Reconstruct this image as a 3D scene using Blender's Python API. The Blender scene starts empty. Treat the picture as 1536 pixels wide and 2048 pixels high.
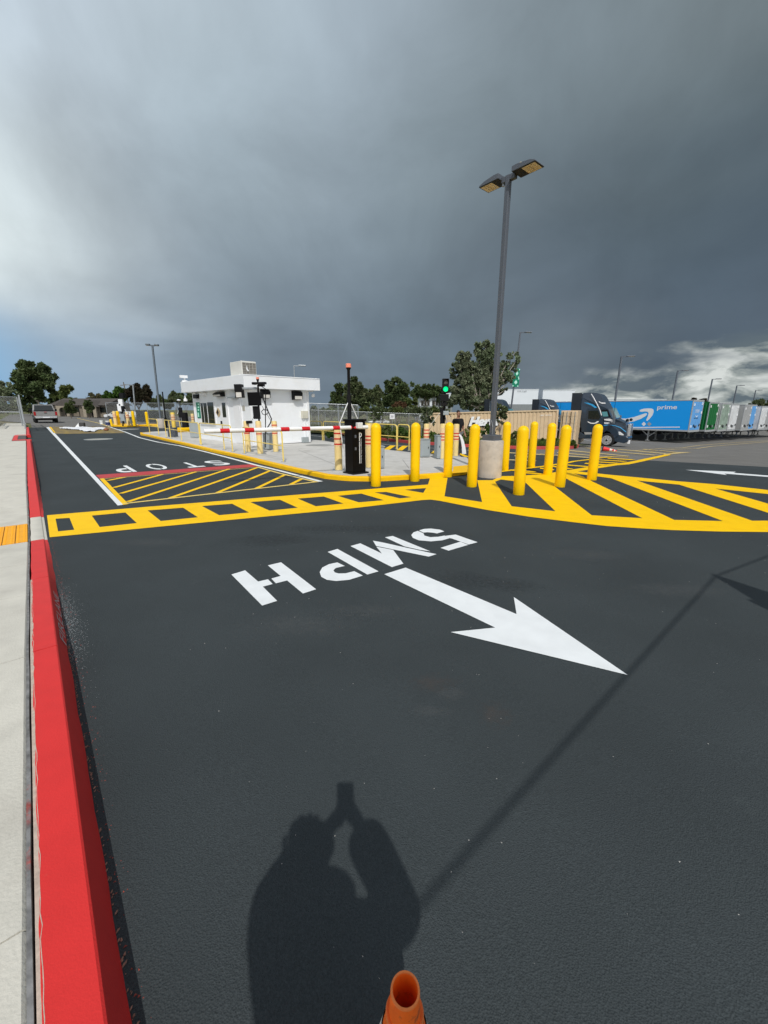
import bpy, bmesh, math, random
import numpy as np
from mathutils import Vector, Matrix, geometry
random.seed(7); RNG = np.random.default_rng(7)
SC = bpy.context.scene; COL = SC.collection
# ------------------------------------------------------------------ camera
FPX, CH, PITCH = 815.0, 1.65, math.atan(207/815.0)
cd = bpy.data.cameras.new('camera'); cam = bpy.data.objects.new('camera', cd); COL.objects.link(cam)
cam.location = (0, 0, CH); cam.rotation_euler = (math.pi/2-PITCH, 0, 0)
cd.sensor_fit = 'VERTICAL'; cd.sensor_height = 24; cd.lens = FPX/2048*24
cd.clip_start = .02; cd.clip_end = 6000; SC.camera = cam
SC.render.resolution_x = 768; SC.render.resolution_y = 1024
CF = np.array([0, math.cos(PITCH), -math.sin(PITCH)]); CR = np.array([1., 0, 0]); CU = np.array([0, math.sin(PITCH), math.cos(PITCH)])
def ray(u, v): return CR*(u-768)/FPX + CU*(1024-v)/FPX + CF
# ------------------------------------------------------------------ sky, sun, exposure
ANTI = ray(690, 1575); ANTI = ANTI/np.linalg.norm(ANTI)          # direction in which the sunlight travels
SUNEL = math.asin(-ANTI[2]); SUNAZ = math.atan2(-ANTI[0], -ANTI[1])
W = bpy.data.worlds.new('World'); SC.world = W; W.use_nodes = True
nt = W.node_tree; nt.nodes.clear(); N = nt.nodes; Lk = nt.links
def wn(t, **k):
    n = N.new(t)
    for a, b in k.items(): setattr(n, a, b)
    return n
def wmath(op, a, b=None, c=None, clamp=False):
    n = wn('ShaderNodeMath', operation=op, use_clamp=clamp)
    for i, q in enumerate((a, b, c)):
        if q is None: continue
        if isinstance(q, (int, float)): n.inputs[i].default_value = q
        else: Lk.new(q, n.inputs[i])
    return n.outputs[0]
sky = wn('ShaderNodeTexSky', sky_type='NISHITA', sun_disc=False, sun_elevation=SUNEL, sun_rotation=SUNAZ)
tc = wn('ShaderNodeTexCoord')
nor = wn('ShaderNodeVectorMath', operation='NORMALIZE'); Lk.new(tc.outputs['Generated'], nor.inputs[0])
DIR = nor.outputs[0]
sep = wn('ShaderNodeSeparateXYZ'); Lk.new(DIR, sep.inputs[0])
zc = wmath('MAXIMUM', sep.outputs[2], 0.0)
inv = wmath('DIVIDE', 1.0, wmath('ADD', zc, 0.13))
proj = wn('ShaderNodeVectorMath', operation='SCALE'); Lk.new(DIR, proj.inputs[0]); Lk.new(inv, proj.inputs['Scale'])   # flat cloud layer
def noise(vec, scale, detail, rough=.55, dist=0.0):
    n = wn('ShaderNodeTexNoise'); n.inputs['Scale'].default_value = scale; n.inputs['Detail'].default_value = detail
    n.inputs['Roughness'].default_value = rough; n.inputs['Distortion'].default_value = dist
    Lk.new(vec, n.inputs['Vector']); return n
n1 = noise(proj.outputs[0], .55, 3, .45, .5); n2 = noise(proj.outputs[0], 1.3, 6, .5, .3)
offn = wn('ShaderNodeVectorMath', operation='SUBTRACT'); Lk.new(n1.outputs['Color'], offn.inputs[0]); offn.inputs[1].default_value = (.5, .5, .5)
sc1 = wn('ShaderNodeVectorMath', operation='SCALE'); Lk.new(offn.outputs[0], sc1.inputs[0]); sc1.inputs['Scale'].default_value = .30
warp = wn('ShaderNodeVectorMath', operation='ADD'); Lk.new(DIR, warp.inputs[0]); Lk.new(sc1.outputs[0], warp.inputs[1])
WD = warp.outputs[0]
def lin(c): return tuple(((x/255)/12.92 if x/255 < .04045 else ((x/255+.055)/1.055)**2.4) for x in c)
def mixc(fac, a, b):
    m = wn('ShaderNodeMix', data_type='RGBA'); Lk.new(fac, m.inputs[0]) if not isinstance(fac, float) else None
    for s, q in ((6, a), (7, b)):
        if isinstance(q, tuple): m.inputs[s].default_value = (*q, 1)
        else: Lk.new(q, m.inputs[s])
    return m.outputs[2]
SMP = [(0, 0, 196, 210, 224), (100, 150, 188, 201, 211), (300, 80, 183, 197, 206), (520, 110, 172, 186, 196), (760, 60, 163, 177, 190), (1000, 80, 138, 151, 159), (1250, 80, 117, 129, 136), (1500, 60, 119, 131, 136), (150, 300, 181, 194, 204), (400, 260, 158, 172, 181), (420, 360, 128, 144, 153), (600, 300, 160, 175, 186), (850, 300, 132, 147, 155), (1100, 250, 113, 127, 136), (1450, 300, 89, 103, 110), (1250, 380, 91, 105, 114), (-60, 400, 239, 251, 249), (20, 450, 239, 250, 249), (50, 520, 245, 251, 249), (180, 400, 169, 182, 193), (270, 480, 150, 164, 175), (450, 500, 141, 156, 168), (700, 500, 126, 141, 153), (950, 500, 102, 115, 126), (1200, 500, 80, 93, 106), (1480, 500, 74, 89, 103), (1560, 420, 81, 95, 106), (-40, 640, 175, 189, 202), (150, 590, 169, 183, 195), (120, 680, 131, 147, 160), (350, 640, 112, 127, 140), (600, 690, 105, 119, 133), (850, 690, 100, 115, 127), (1150, 650, 93, 105, 117), (1400, 610, 77, 91, 104), (1560, 640, 91, 103, 116), (30, 740, 147, 175, 202), (160, 740, 143, 161, 180), (300, 770, 135, 153, 170), (500, 770, 119, 135, 149), (750, 770, 107, 123, 136), (1100, 750, 113, 125, 134), (180, -250, 190, 202, 212), (800, -250, 154, 167, 176), (1450, -250, 134, 145, 150)]
accC = None; accW = None; SIG = .105
for u, v, *c in SMP:
    d = ray(u, v); d = d/np.linalg.norm(d)
    ds = wn('ShaderNodeVectorMath', operation='DISTANCE'); Lk.new(WD, ds.inputs[0]); ds.inputs[1].default_value = tuple(d)
    w_ = wmath('EXPONENT', wmath('MULTIPLY', wmath('MULTIPLY', ds.outputs['Value'], ds.outputs['Value']), -1/(2*SIG*SIG)*1.0))
    cv = wn('ShaderNodeVectorMath', operation='MULTIPLY_ADD'); cv.inputs[0].default_value = lin(c); Lk.new(w_, cv.inputs[1])
    if accC is not None: Lk.new(accC, cv.inputs[2])
    else: cv.inputs[2].default_value = (2e-5, 2.2e-5, 2.4e-5)
    accC = cv.outputs[0]; accW = wmath('ADD', w_, accW if accW is not None else 1e-4)
ivw = wmath('DIVIDE', 1.0, accW); cs_ = wn('ShaderNodeVectorMath', operation='SCALE'); Lk.new(accC, cs_.inputs[0]); Lk.new(ivw, cs_.inputs['Scale']); cur = cs_.outputs[0]
# soft streaky variation of the whole deck
var = wmath('ADD', .90, wmath('MULTIPLY', n2.outputs[0], .26))
n3 = noise(DIR, 4.4, 7, .56, .35); var = wmath('MULTIPLY', var, wmath('ADD', .68, wmath('MULTIPLY', n3.outputs[0], .64)))
vm = wn('ShaderNodeVectorMath', operation='SCALE'); Lk.new(cur, vm.inputs[0]); Lk.new(var, vm.inputs['Scale']); cur = vm.outputs[0]
# broken bright clouds low on the right
dr_ = ray(1480, 775); dr_ /= np.linalg.norm(dr_)
dt = wn('ShaderNodeVectorMath', operation='DISTANCE'); Lk.new(DIR, dt.inputs[0]); dt.inputs[1].default_value = tuple(dr_)
azm = wn('ShaderNodeMapRange', interpolation_type='SMOOTHSTEP'); Lk.new(dt.outputs['Value'], azm.inputs[0])
azm.inputs[1].default_value = .12; azm.inputs[2].default_value = .50; azm.inputs[3].default_value = 1; azm.inputs[4].default_value = 0
mp = wn('ShaderNodeMapping'); mp.inputs['Scale'].default_value = (1, 1, 2.7); Lk.new(DIR, mp.inputs[0])
nb = noise(mp.outputs[0], 12.0, 8, .56, .35); nb2 = noise(mp.outputs[0], 5.0, 6, .5, .2)
edge = wmath('ADD', wmath('MULTIPLY', azm.outputs[0], .112), wmath('MULTIPLY', wmath('SUBTRACT', nb2.outputs[0], .5), .30))
low = wn('ShaderNodeMapRange', interpolation_type='SMOOTHSTEP'); Lk.new(wmath('SUBTRACT', edge, sep.outputs[2]), low.inputs[0])
low.inputs[1].default_value = .0; low.inputs[2].default_value = .07; low.inputs[3].default_value = 0; low.inputs[4].default_value = 1
rb = wn('ShaderNodeValToRGB'); Lk.new(nb.outputs[0], rb.inputs[0]); e = rb.color_ramp.elements
e[0].position = .41; e[0].color = (*lin((98, 111, 119)), 1); e[1].position = .62; e[1].color = (*lin((214, 219, 216)), 1)
q = rb.color_ramp.elements.new(.5); q.color = (*lin((158, 166, 164)), 1)
cur = mixc(low.outputs[0], cur, rb.outputs[0])
# blue gaps low on the left
sk = wn('ShaderNodeVectorMath', operation='SCALE'); Lk.new(sky.outputs[0], sk.inputs[0]); sk.inputs['Scale'].default_value = .085
for u, v, r0, r1, wgt, col in ((-50, 770, .01, .17, .97, (134, 184, 224)), (170, 800, .0, .22, .75, (150, 172, 192)), (430, 815, .0, .16, .25, (132, 152, 172))):
    d = ray(u, v); d = d/np.linalg.norm(d)
    ds = wn('ShaderNodeVectorMath', operation='DISTANCE'); Lk.new(DIR, ds.inputs[0]); ds.inputs[1].default_value = tuple(d)
    mr = wn('ShaderNodeMapRange', interpolation_type='SMOOTHSTEP'); Lk.new(ds.outputs['Value'], mr.inputs[0])
    mr.inputs[1].default_value = r0; mr.inputs[2].default_value = r1; mr.inputs[3].default_value = wgt; mr.inputs[4].default_value = 0
    cur = mixc(mr.outputs[0], cur, mixc(0.5, sk.outputs[0], lin(col)) if False else lin(col))
# clearing sky with sunlit cloud behind the photographer: broken cloud over Nishita blue
bk = wn('ShaderNodeMapRange', interpolation_type='SMOOTHSTEP'); Lk.new(sep.outputs[1], bk.inputs[0])
bk.inputs[1].default_value = .12; bk.inputs[2].default_value = -.45; bk.inputs[3].default_value = 0; bk.inputs[4].default_value = 1
gap = wn('ShaderNodeMapRange', interpolation_type='SMOOTHSTEP'); Lk.new(n2.outputs[0], gap.inputs[0])
gap.inputs[1].default_value = .40; gap.inputs[2].default_value = .60; gap.inputs[3].default_value = 0; gap.inputs[4].default_value = 1
back = mixc(gap.outputs[0], sk.outputs[0], (1.05, 1.08, 1.12))
cur = mixc(bk.outputs[0], cur, back)
bg = wn('ShaderNodeBackground'); Lk.new(cur, bg.inputs[0]); bg.inputs[1].default_value = 1.0
wo = wn('ShaderNodeOutputWorld'); Lk.new(bg.outputs[0], wo.inputs[0])
sd = bpy.data.lights.new('sun', 'SUN'); sd.energy = 2.6; sd.angle = math.radians(.53); sd.color = (1, .965, .91)
so = bpy.data.objects.new('sun', sd); COL.objects.link(so); so.rotation_euler = Vector(-ANTI).to_track_quat('Z', 'Y').to_euler()
SC.view_settings.view_transform = 'Standard'; SC.view_settings.look = 'None'; SC.view_settings.exposure = 0; SC.view_settings.gamma = 1
# ------------------------------------------------------------------ ground model and picture-to-world helpers
R2 = 2**.5
def G(x, y):
    q = (x+y)/R2
    return -.0102*x-.0072*y-.038*min(max(q-15, 0), 27)-.008*min(max(q-42, 0), 100)
def P(u, v, z=0.):
    d = ray(u, v); lo, hi = 0., 2500.
    for _ in range(56):
        m = (lo+hi)/2
        if CH+d[2]*m > G(d[0]*m, d[1]*m)+z: lo = m
        else: hi = m
    return Vector((d[0]*lo, d[1]*lo, CH+d[2]*lo))
def Z(b, v):
    k = (1024-v)/FPX; s, c = math.sin(PITCH), math.cos(PITCH)
    return CH + b[1]*(k*c-s)/(c+k*s)
def PZ(u, v, z):                                              # point of the ray at world height z
    d = ray(u, v); t = (z-CH)/d[2]; return Vector((d[0]*t, d[1]*t, z))
def PD(u, v, D):                                              # point of the ray at forward distance y=D
    d = ray(u, v); t = D/d[1]; return Vector((d[0]*t, D, CH+d[2]*t))
KA = Vector((-.64814, .76152)); KN = Vector((.76152, .64814))   # along the kerb, and across it to the right
def ST(s, t, z=0.):
    x, y = KA.x*s+KN.x*t, KA.y*s+KN.y*t
    return Vector((x, y, G(x, y)+z))
def toST(p): return p[0]*KA.x+p[1]*KA.y, p[0]*KN.x+p[1]*KN.y
# ------------------------------------------------------------------ materials
MC = {}
def mat(name, col, rough=.7, metal=0., var=.12, vs=3., bump=0., bs=60., spec=.35, col2=None, c2s=1.5, c2lo=.55, c2hi=.7, emit=0, coat=0, leaf=False, det=6, isl=0):
    if name in MC: return MC[name]
    m = bpy.data.materials.new(name); m.use_nodes = True; t = m.node_tree; nd = t.nodes; b = nd['Principled BSDF']; L = t.links
    MC[name] = m
    tc = nd.new('ShaderNodeTexCoord'); geo = nd.new('ShaderNodeNewGeometry')
    nz = nd.new('ShaderNodeTexNoise'); nz.inputs['Scale'].default_value = vs; nz.inputs['Detail'].default_value = det; L.new(geo.outputs['Position'], nz.inputs['Vector'])
    mr = nd.new('ShaderNodeMapRange'); L.new(nz.outputs[0], mr.inputs[0]); mr.inputs[1].default_value = .25; mr.inputs[2].default_value = .75
    mr.inputs[3].default_value = 1-var; mr.inputs[4].default_value = 1+var
    src = mr.outputs[0]
    if isl:
        r2 = nd.new('ShaderNodeMapRange'); L.new(geo.outputs['Random Per Island'], r2.inputs[0]); r2.inputs[3].default_value = 1-isl; r2.inputs[4].default_value = 1+isl
        mm = nd.new('ShaderNodeMath'); mm.operation = 'MULTIPLY'; L.new(src, mm.inputs[0]); L.new(r2.outputs[0], mm.inputs[1]); src = mm.outputs[0]
    base = nd.new('ShaderNodeRGB'); base.outputs[0].default_value = (*col, 1); cs = base.outputs[0]
    if col2 is not None:
        n3 = nd.new('ShaderNodeTexNoise'); n3.inputs['Scale'].default_value = c2s; n3.inputs['Detail'].default_value = 8; n3.inputs['Roughness'].default_value = .65; L.new(geo.outputs['Position'], n3.inputs['Vector'])
        r3 = nd.new('ShaderNodeMapRange'); L.new(n3.outputs[0], r3.inputs[0]); r3.inputs[1].default_value = c2lo; r3.inputs[2].default_value = c2hi
        mx = nd.new('ShaderNodeMix'); mx.data_type = 'RGBA'; L.new(r3.outputs[0], mx.inputs[0]); L.new(cs, mx.inputs[6]); mx.inputs[7].default_value = (*col2, 1); cs = mx.outputs[2]
    sc = nd.new('ShaderNodeVectorMath'); sc.operation = 'SCALE'; L.new(cs, sc.inputs[0]); L.new(src, sc.inputs['Scale'])
    L.new(sc.outputs[0], b.inputs['Base Color'])
    b.inputs['Roughness'].default_value = rough; b.inputs['Metallic'].default_value = metal; b.inputs['Specular IOR Level'].default_value = spec
    if coat: b.inputs['Coat Weight'].default_value = coat; b.inputs['Coat Roughness'].default_value = .08
    if bump:
        nb = nd.new('ShaderNodeTexNoise'); nb.inputs['Scale'].default_value = bs; nb.inputs['Detail'].default_value = 4; L.new(geo.outputs['Position'], nb.inputs['Vector'])
        bp = nd.new('ShaderNodeBump'); bp.inputs['Strength'].default_value = 1; bp.inputs['Distance'].default_value = bump; L.new(nb.outputs[0], bp.inputs['Height']); L.new(bp.outputs[0], b.inputs['Normal'])
    if emit: b.inputs['Emission Color'].default_value = (*col, 1); b.inputs['Emission Strength'].default_value = emit
    if leaf:
        tr = nd.new('ShaderNodeBsdfTranslucent'); L.new(sc.outputs[0], tr.inputs[0]); mx = nd.new('ShaderNodeMixShader'); mx.inputs[0].default_value = .3
        L.new(b.outputs[0], mx.inputs[1]); L.new(tr.outputs[0], mx.inputs[2]); L.new(mx.outputs[0], nd['Material Output'].inputs[0])
    return m
def asphalt(name, c, grain, speck=True):
    m = mat(name, c, .92, 0, .14, .9, 0, 1, .18, det=9); t = m.node_tree; nd = t.nodes; L = t.links; b = nd['Principled BSDF']
    geo = nd.new('ShaderNodeNewGeometry')
    vo = nd.new('ShaderNodeTexVoronoi'); vo.inputs['Scale'].default_value = grain; L.new(geo.outputs['Position'], vo.inputs['Vector'])
    nz = nd.new('ShaderNodeTexNoise'); nz.inputs['Scale'].default_value = grain*.45; nz.inputs['Detail'].default_value = 5; L.new(geo.outputs['Position'], nz.inputs['Vector'])
    ad = nd.new('ShaderNodeMath'); ad.operation = 'ADD'; L.new(vo.outputs['Distance'], ad.inputs[0]); L.new(nz.outputs[0], ad.inputs[1])
    bp = nd.new('ShaderNodeBump'); bp.inputs['Distance'].default_value = .0026; L.new(ad.outputs[0], bp.inputs['Height']); L.new(bp.outputs[0], b.inputs['Normal'])
    sc = b.inputs['Base Color'].links[0].from_socket
    # grain colour, large soft scuffs, tiny pale crumbs
    g2 = nd.new('ShaderNodeTexNoise'); g2.inputs['Scale'].default_value = grain*.8; g2.inputs['Detail'].default_value = 3; L.new(geo.outputs['Position'], g2.inputs['Vector'])
    r = nd.new('ShaderNodeMapRange'); L.new(g2.outputs[0], r.inputs[0]); r.inputs[1].default_value = .3; r.inputs[2].default_value = .7; r.inputs[3].default_value = .80; r.inputs[4].default_value = 1.20
    s2 = nd.new('ShaderNodeVectorMath'); s2.operation = 'SCALE'; L.new(sc, s2.inputs[0]); L.new(r.outputs[0], s2.inputs['Scale'])
    g3 = nd.new('ShaderNodeTexNoise'); g3.inputs['Scale'].default_value = 2.3; g3.inputs['Detail'].default_value = 9; g3.inputs['Roughness'].default_value = .75; L.new(geo.outputs['Position'], g3.inputs['Vector'])
    r3 = nd.new('ShaderNodeMapRange'); L.new(g3.outputs[0], r3.inputs[0]); r3.inputs[1].default_value = .62; r3.inputs[2].default_value = .74; r3.inputs[3].default_value = 0; r3.inputs[4].default_value = .35
    mx = nd.new('ShaderNodeMix'); mx.data_type = 'RGBA'; L.new(r3.outputs[0], mx.inputs[0]); L.new(s2.outputs[0], mx.inputs[6]); mx.inputs[7].default_value = (c[0]*1.9, c[1]*1.85, c[2]*1.75, 1)
    L.new(mx.outputs[2], b.inputs['Base Color'])
    return m
M_asph = asphalt('new_asphalt', (.0470, .0570, .0610), 190)
M_old = asphalt('old_asphalt', (.175, .170, .160), 60)
def paint(name, c, worn=.3, rough=.62, under=(.05, .055, .056)):
    m = mat(name, c, rough, 0, .06, 5, .0012, 120, .15); t = m.node_tree; nd = t.nodes; L = t.links; b = nd['Principled BSDF']
    geo = nd.new('ShaderNodeNewGeometry'); n = nd.new('ShaderNodeTexNoise'); n.inputs['Scale'].default_value = 170; n.inputs['Detail'].default_value = 6; n.inputs['Roughness'].default_value = .8
    L.new(geo.outputs['Position'], n.inputs['Vector']); n2 = nd.new('ShaderNodeTexNoise'); n2.inputs['Scale'].default_value = 3; n2.inputs['Detail'].default_value = 7; L.new(geo.outputs['Position'], n2.inputs['Vector'])
    a = nd.new('ShaderNodeMath'); a.operation = 'MULTIPLY_ADD'; L.new(n2.outputs[0], a.inputs[0]); a.inputs[1].default_value = .45; L.new(n.outputs[0], a.inputs[2])
    r = nd.new('ShaderNodeMapRange'); L.new(a.outputs[0], r.inputs[0]); r.inputs[1].default_value = .86; r.inputs[2].default_value = 1.0; r.inputs[3].default_value = 0; r.inputs[4].default_value = worn
    mx = nd.new('ShaderNodeMix'); mx.data_type = 'RGBA'; L.new(r.outputs[0], mx.inputs[0]); L.new(b.inputs['Base Color'].links[0].from_socket, mx.inputs[6]); mx.inputs[7].default_value = (*under, 1)
    L.new(mx.outputs[2], b.inputs['Base Color']); return m
M_white = paint('white_road_paint', (.80, .83, .84)); M_yel = paint('yellow_road_paint', (1.0, .60, .0), .2)
M_yelf = paint('faded_yellow_road_paint', (.62, .48, .22), .5, under=(.16, .15, .14)); M_redl = paint('red_road_paint', (.52, .06, .065), .3)
M_cw = paint('pale_yellow_paint', (.80, .60, .18), .3)
M_kred = mat('red_kerb_paint', (.70, .032, .030), .6, 0, .05, 9, .0012, 140, .3, col2=(.62, .06, .05), c2s=40, c2lo=.66, c2hi=.8)
M_conc = mat('sidewalk_concrete', (.62, .60, .53), .9, 0, .10, 6, .0022, 85, .2, col2=(.42, .40, .35), c2s=3, c2lo=.5, c2hi=.8)
M_slab = mat('island_concrete', (.57, .56, .53), .85, 0, .08, 2.2, .001, 90, .2, col2=(.46, .45, .42), c2s=1.2, c2lo=.5, c2hi=.7)
M_felt = mat('joint_filler', (.11, .10, .095), .95, 0, .3, 30, .003, 80); M_rawc = mat('raw_kerb_concrete', (.50, .40, .33), .9, 0, .2, 40, .002, 90)
M_tact = mat('tactile_paving_yellow', (.95, .42, .008), .6, 0, .05, 9, .001, 90)
M_yk = mat('yellow_kerb_paint', (.95, .54, .0), .6, 0, .06, 5, .001, 110, .3)
M_bol = mat('yellow_bollard_plastic', (.98, .61, .0), .45, 0, .04, 2.5, .0005, 25, .3, col2=(.80, .43, .01), c2s=9, c2lo=.62, c2hi=.75)
M_cream = mat('cream_bollard_plastic', (.80, .62, .27), .5, 0, .05, 4); M_creamL = mat('pale_bollard_band', (.86, .62, .36), .5)
M_rband = mat('red_reflective_band', (.60, .035, .02), .4)
M_rail = mat('yellow_rail_paint', (.86, .66, .17), .45, 0, .05, 5)
M_wallw = mat('white_wall_paint', (.86, .885, .905), .6, 0, .02, 2, .0006, 40, col2=(.79, .80, .79), c2s=1.1, c2lo=.5, c2hi=.8)
M_trimw = mat('white_trim', (.84, .85, .86), .45, 0, .02, 4)
M_glass = mat('dark_window_glass', (.012, .016, .016), .06, 0, .2, 1, spec=.6)
M_blk = mat('black_metal', (.008, .008, .009), .5, 0, .1, 6, spec=.2); M_blkg = mat('black_cabinet_paint', (.003, .003, .0035), .4, 0, .1, 4, spec=.15)
M_bronze = mat('dark_bronze_metal', (.115, .13, .155), .45, .2, .06, 3)
M_cbase = mat('cast_concrete', (.50, .455, .395), .9, 0, .12, 5, .002, 60, .2, col2=(.34, .30, .26), c2s=4, c2lo=.52, c2hi=.75)
M_gal = mat('galvanised_steel', (.42, .45, .47), .45, .6, .1, 6); M_grey = mat('grey_cabinet_paint', (.33, .37, .38), .5, 0, .05, 4)
M_lens = mat('led_lens', (.80, .66, .42), .35, 0, .04, 5); M_rbeac = mat('red_beacon', (.95, .30, .20), .3)
M_red = mat('red_tape', (.62, .012, .022), .4); M_warm = mat('white_boom', (.84, .86, .86), .4)
M_bark = mat('tree_bark', (.16, .13, .10), .9, 0, .2, 4); M_barkp = mat('pale_bark', (.36, .32, .27), .9, 0, .2, 4)
M_beige = mat('beige_container_paint', (.66, .50, .32), .6, 0, .06, .8, .001, 20, col2=(.50, .36, .22), c2s=1.2, c2lo=.55, c2hi=.8)
M_navy = mat('dark_blue_truck_paint', (.020, .038, .062), .3, .2, .05, 2, coat=.5, spec=.5); M_lblue = mat('light_blue_stripe', (.04, .36, .70), .4)
M_tblue = mat('trailer_blue', (.005, .35, .92), .42, 0, .03, .6, coat=.1); M_alu = mat('trailer_aluminium', (.55, .57, .58), .4, .5, .1, 2)
M_rubber = mat('tyre_rubber', (.014, .014, .014), .85, 0, .1, 8); M_chrome = mat('polished_rim', (.75, .76, .77), .25, .8, .05, 8)
def leafm(name, c, c2=None): return mat(name, c, .6, 0, .30, .35, 0, 1, .2, leaf=True, isl=.55, col2=c2, c2s=.5, c2lo=.4, c2hi=.65)
L_dark = leafm('dark_foliage', (.066, .10, .038), (.11, .14, .055)); L_olive = leafm('olive_foliage', (.10, .135, .058), (.155, .17, .085))
L_yg = leafm('yellow_green_foliage', (.105, .145, .045), (.14, .16, .05)); L_green = leafm('bright_green_foliage', (.06, .12, .022)); L_brown = leafm('brown_foliage', (.055, .042, .026), (.035, .04, .02))
L_grey = leafm('grey_green_foliage', (.155, .205, .11), (.22, .24, .15)); L_rust = leafm('rusty_foliage', (.15, .085, .045)); L_shrub = leafm('shrub_foliage', (.085, .15, .028), (.15, .17, .05))
# ------------------------------------------------------------------ objects
def tag(o, label=None, cat=None, group=None, kind=None):
    for k, v in (('label', label), ('category', cat), ('group', group), ('kind', kind)):
        if v: o[k] = v
    return o
class Th:                                                    # a thing: Empty at its base, parts below it in its own axes
    def __init__(s, name, label, cat, loc=(0, 0, 0), rz=0., group=None, rot=None):
        o = bpy.data.objects.new(name, None); COL.objects.link(o); o.location = loc; o.rotation_euler = rot or (0, 0, rz)
        o.empty_display_size = .2; tag(o, label, cat, group); s.o = o; s.root = s
        s.M = Matrix.LocRotScale(Vector(loc), o.rotation_euler, None)
class Pt:
    def __init__(s, o, root): s.o = o; s.root = root
class MB:
    def __init__(s): s.v = []; s.f = []
    def add(s, vs, fs):
        n = len(s.v); s.v += [tuple(v) for v in vs]; s.f += [tuple(i+n for i in f) for f in fs]; return s
    def ob(s, o, ax, ay, az):                                # box from corner o and three edge vectors
        o, ax, ay, az = map(Vector, (o, ax, ay, az))
        if ax.cross(ay).dot(az) < 0: o = o+ax; ax = -ax
        c = [o, o+ax, o+ax+ay, o+ay]; c += [p+az for p in c]
        return s.add(c, [(0, 3, 2, 1), (4, 5, 6, 7), (0, 1, 5, 4), (1, 2, 6, 5), (2, 3, 7, 6), (3, 0, 4, 7)])
    def box(s, x0, x1, y0, y1, z0, z1): return s.ob((x0, y0, z0), (x1-x0, 0, 0), (0, y1-y0, 0), (0, 0, z1-z0))
    def tube(s, pts, r, n=10, cap=True, closed=False):
        pts = [Vector(p) for p in pts]; m = len(pts); rs = r if isinstance(r, (list, tuple)) else [r]*m; vs = []; fs = []
        up = None
        for i, p in enumerate(pts):
            a = pts[(i-1) % m] if (i or closed) else p; b = pts[(i+1) % m] if (i < m-1 or closed) else p
            d = (b-a).normalized()
            if up is None: up = Vector((0, 0, 1)) if abs(d.z) < .9 else Vector((1, 0, 0))
            x = d.cross(up).normalized(); y = x.cross(d).normalized(); up = y
            for k in range(n):
                t = 2*math.pi*k/n; vs.append(p+x*math.cos(t)*rs[i]+y*math.sin(t)*rs[i])
        mm = m if closed else m-1
        for i in range(mm):
            j = (i+1) % m
            for k in range(n):
                k2 = (k+1) % n; fs.append((i*n+k, i*n+k2, j*n+k2, j*n+k))
        if cap and not closed: fs.append(tuple(range(n))[::-1]); fs.append(tuple(range((m-1)*n, m*n)))
        return s.add(vs, fs)
    def lathe(s, prof, c=(0, 0, 0), n=24, cap=True, ax=None):
        c = Vector(c); vs = []; fs = []; m = len(prof)
        Q = Vector((0, 0, 1)).rotation_difference(Vector(ax)) if ax is not None else None
        for r, z in prof:
            for k in range(n):
                t = 2*math.pi*k/n; v = Vector((r*math.cos(t), r*math.sin(t), z))
                if Q: v = Q @ v
                vs.append(c+v)
        for i in range(m-1):
            for k in range(n):
                k2 = (k+1) % n; fs.append((i*n+k, i*n+k2, (i+1)*n+k2, (i+1)*n+k))
        if cap: fs.append(tuple(range(n))[::-1]); fs.append(tuple(range((m-1)*n, m*n)))
        return s.add(vs, fs)
    def prism(s, pts, ext, holes=()):                         # planar polygon (3d points) extruded by ext
        pts = [Vector(p) for p in pts]; ext = Vector(ext); n = len(pts)
        nrm = Vector((0, 0, 0))
        for i in range(n): nrm += pts[i].cross(pts[(i+1) % n])
        if nrm.dot(ext) < 0: pts = pts[::-1]
        tri = geometry.tessellate_polygon([pts]); vs = pts+[p+ext for p in pts]; fs = []
        for t in tri:
            a, b, c = (pts[i] for i in t)
            if (b-a).cross(c-a).dot(ext) < 0: t = t[::-1]
            fs.append(tuple(i+n for i in t)); fs.append(tuple(t[::-1]))
        for i in range(n): j = (i+1) % n; fs.append((i, j, j+n, i+n))
        return s.add(vs, fs)
    def sphere(s, c, r, n=12, m=8, sc=(1, 1, 1)):
        prof = [(max(math.sin(math.pi*i/m), .001), -math.cos(math.pi*i/m)) for i in range(m+1)]
        k = len(s.v); s.lathe(prof, (0, 0, 0), n); s.v[k:] = [(c[0]+x*r*sc[0], c[1]+y*r*sc[1], c[2]+z*r*sc[2]) for x, y, z in s.v[k:]]; return s
    def build(s, name, m, parent=None, world=False, smooth=False, bevel=0., kind=None, seg=2):
        vs = s.v
        if parent is not None and world:
            inv = parent.root.M.inverted(); vs = [inv @ Vector(v) for v in vs]
        me = bpy.data.meshes.new(name); me.from_pydata([tuple(v) for v in vs], [], s.f); me.materials.append(m)
        if smooth: me.polygons.foreach_set('use_smooth', [True]*len(me.polygons)); me.set_sharp_from_angle(angle=math.radians(40))
        o = bpy.data.objects.new(name, me); COL.objects.link(o)
        if bevel:
            b = o.modifiers.new('bevel', 'BEVEL'); b.width = bevel; b.segments = seg; b.limit_method = 'ANGLE'; b.angle_limit = math.radians(35)
        if parent is not None: o.parent = parent.o
        if kind: o['kind'] = kind
        return Pt(o, parent.root if parent is not None else None)
def copy_tree(o, parent=None):
    c = o.copy(); COL.objects.link(c); c.parent = parent
    for ch in list(o.children): copy_tree(ch, c)
    return c
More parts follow.
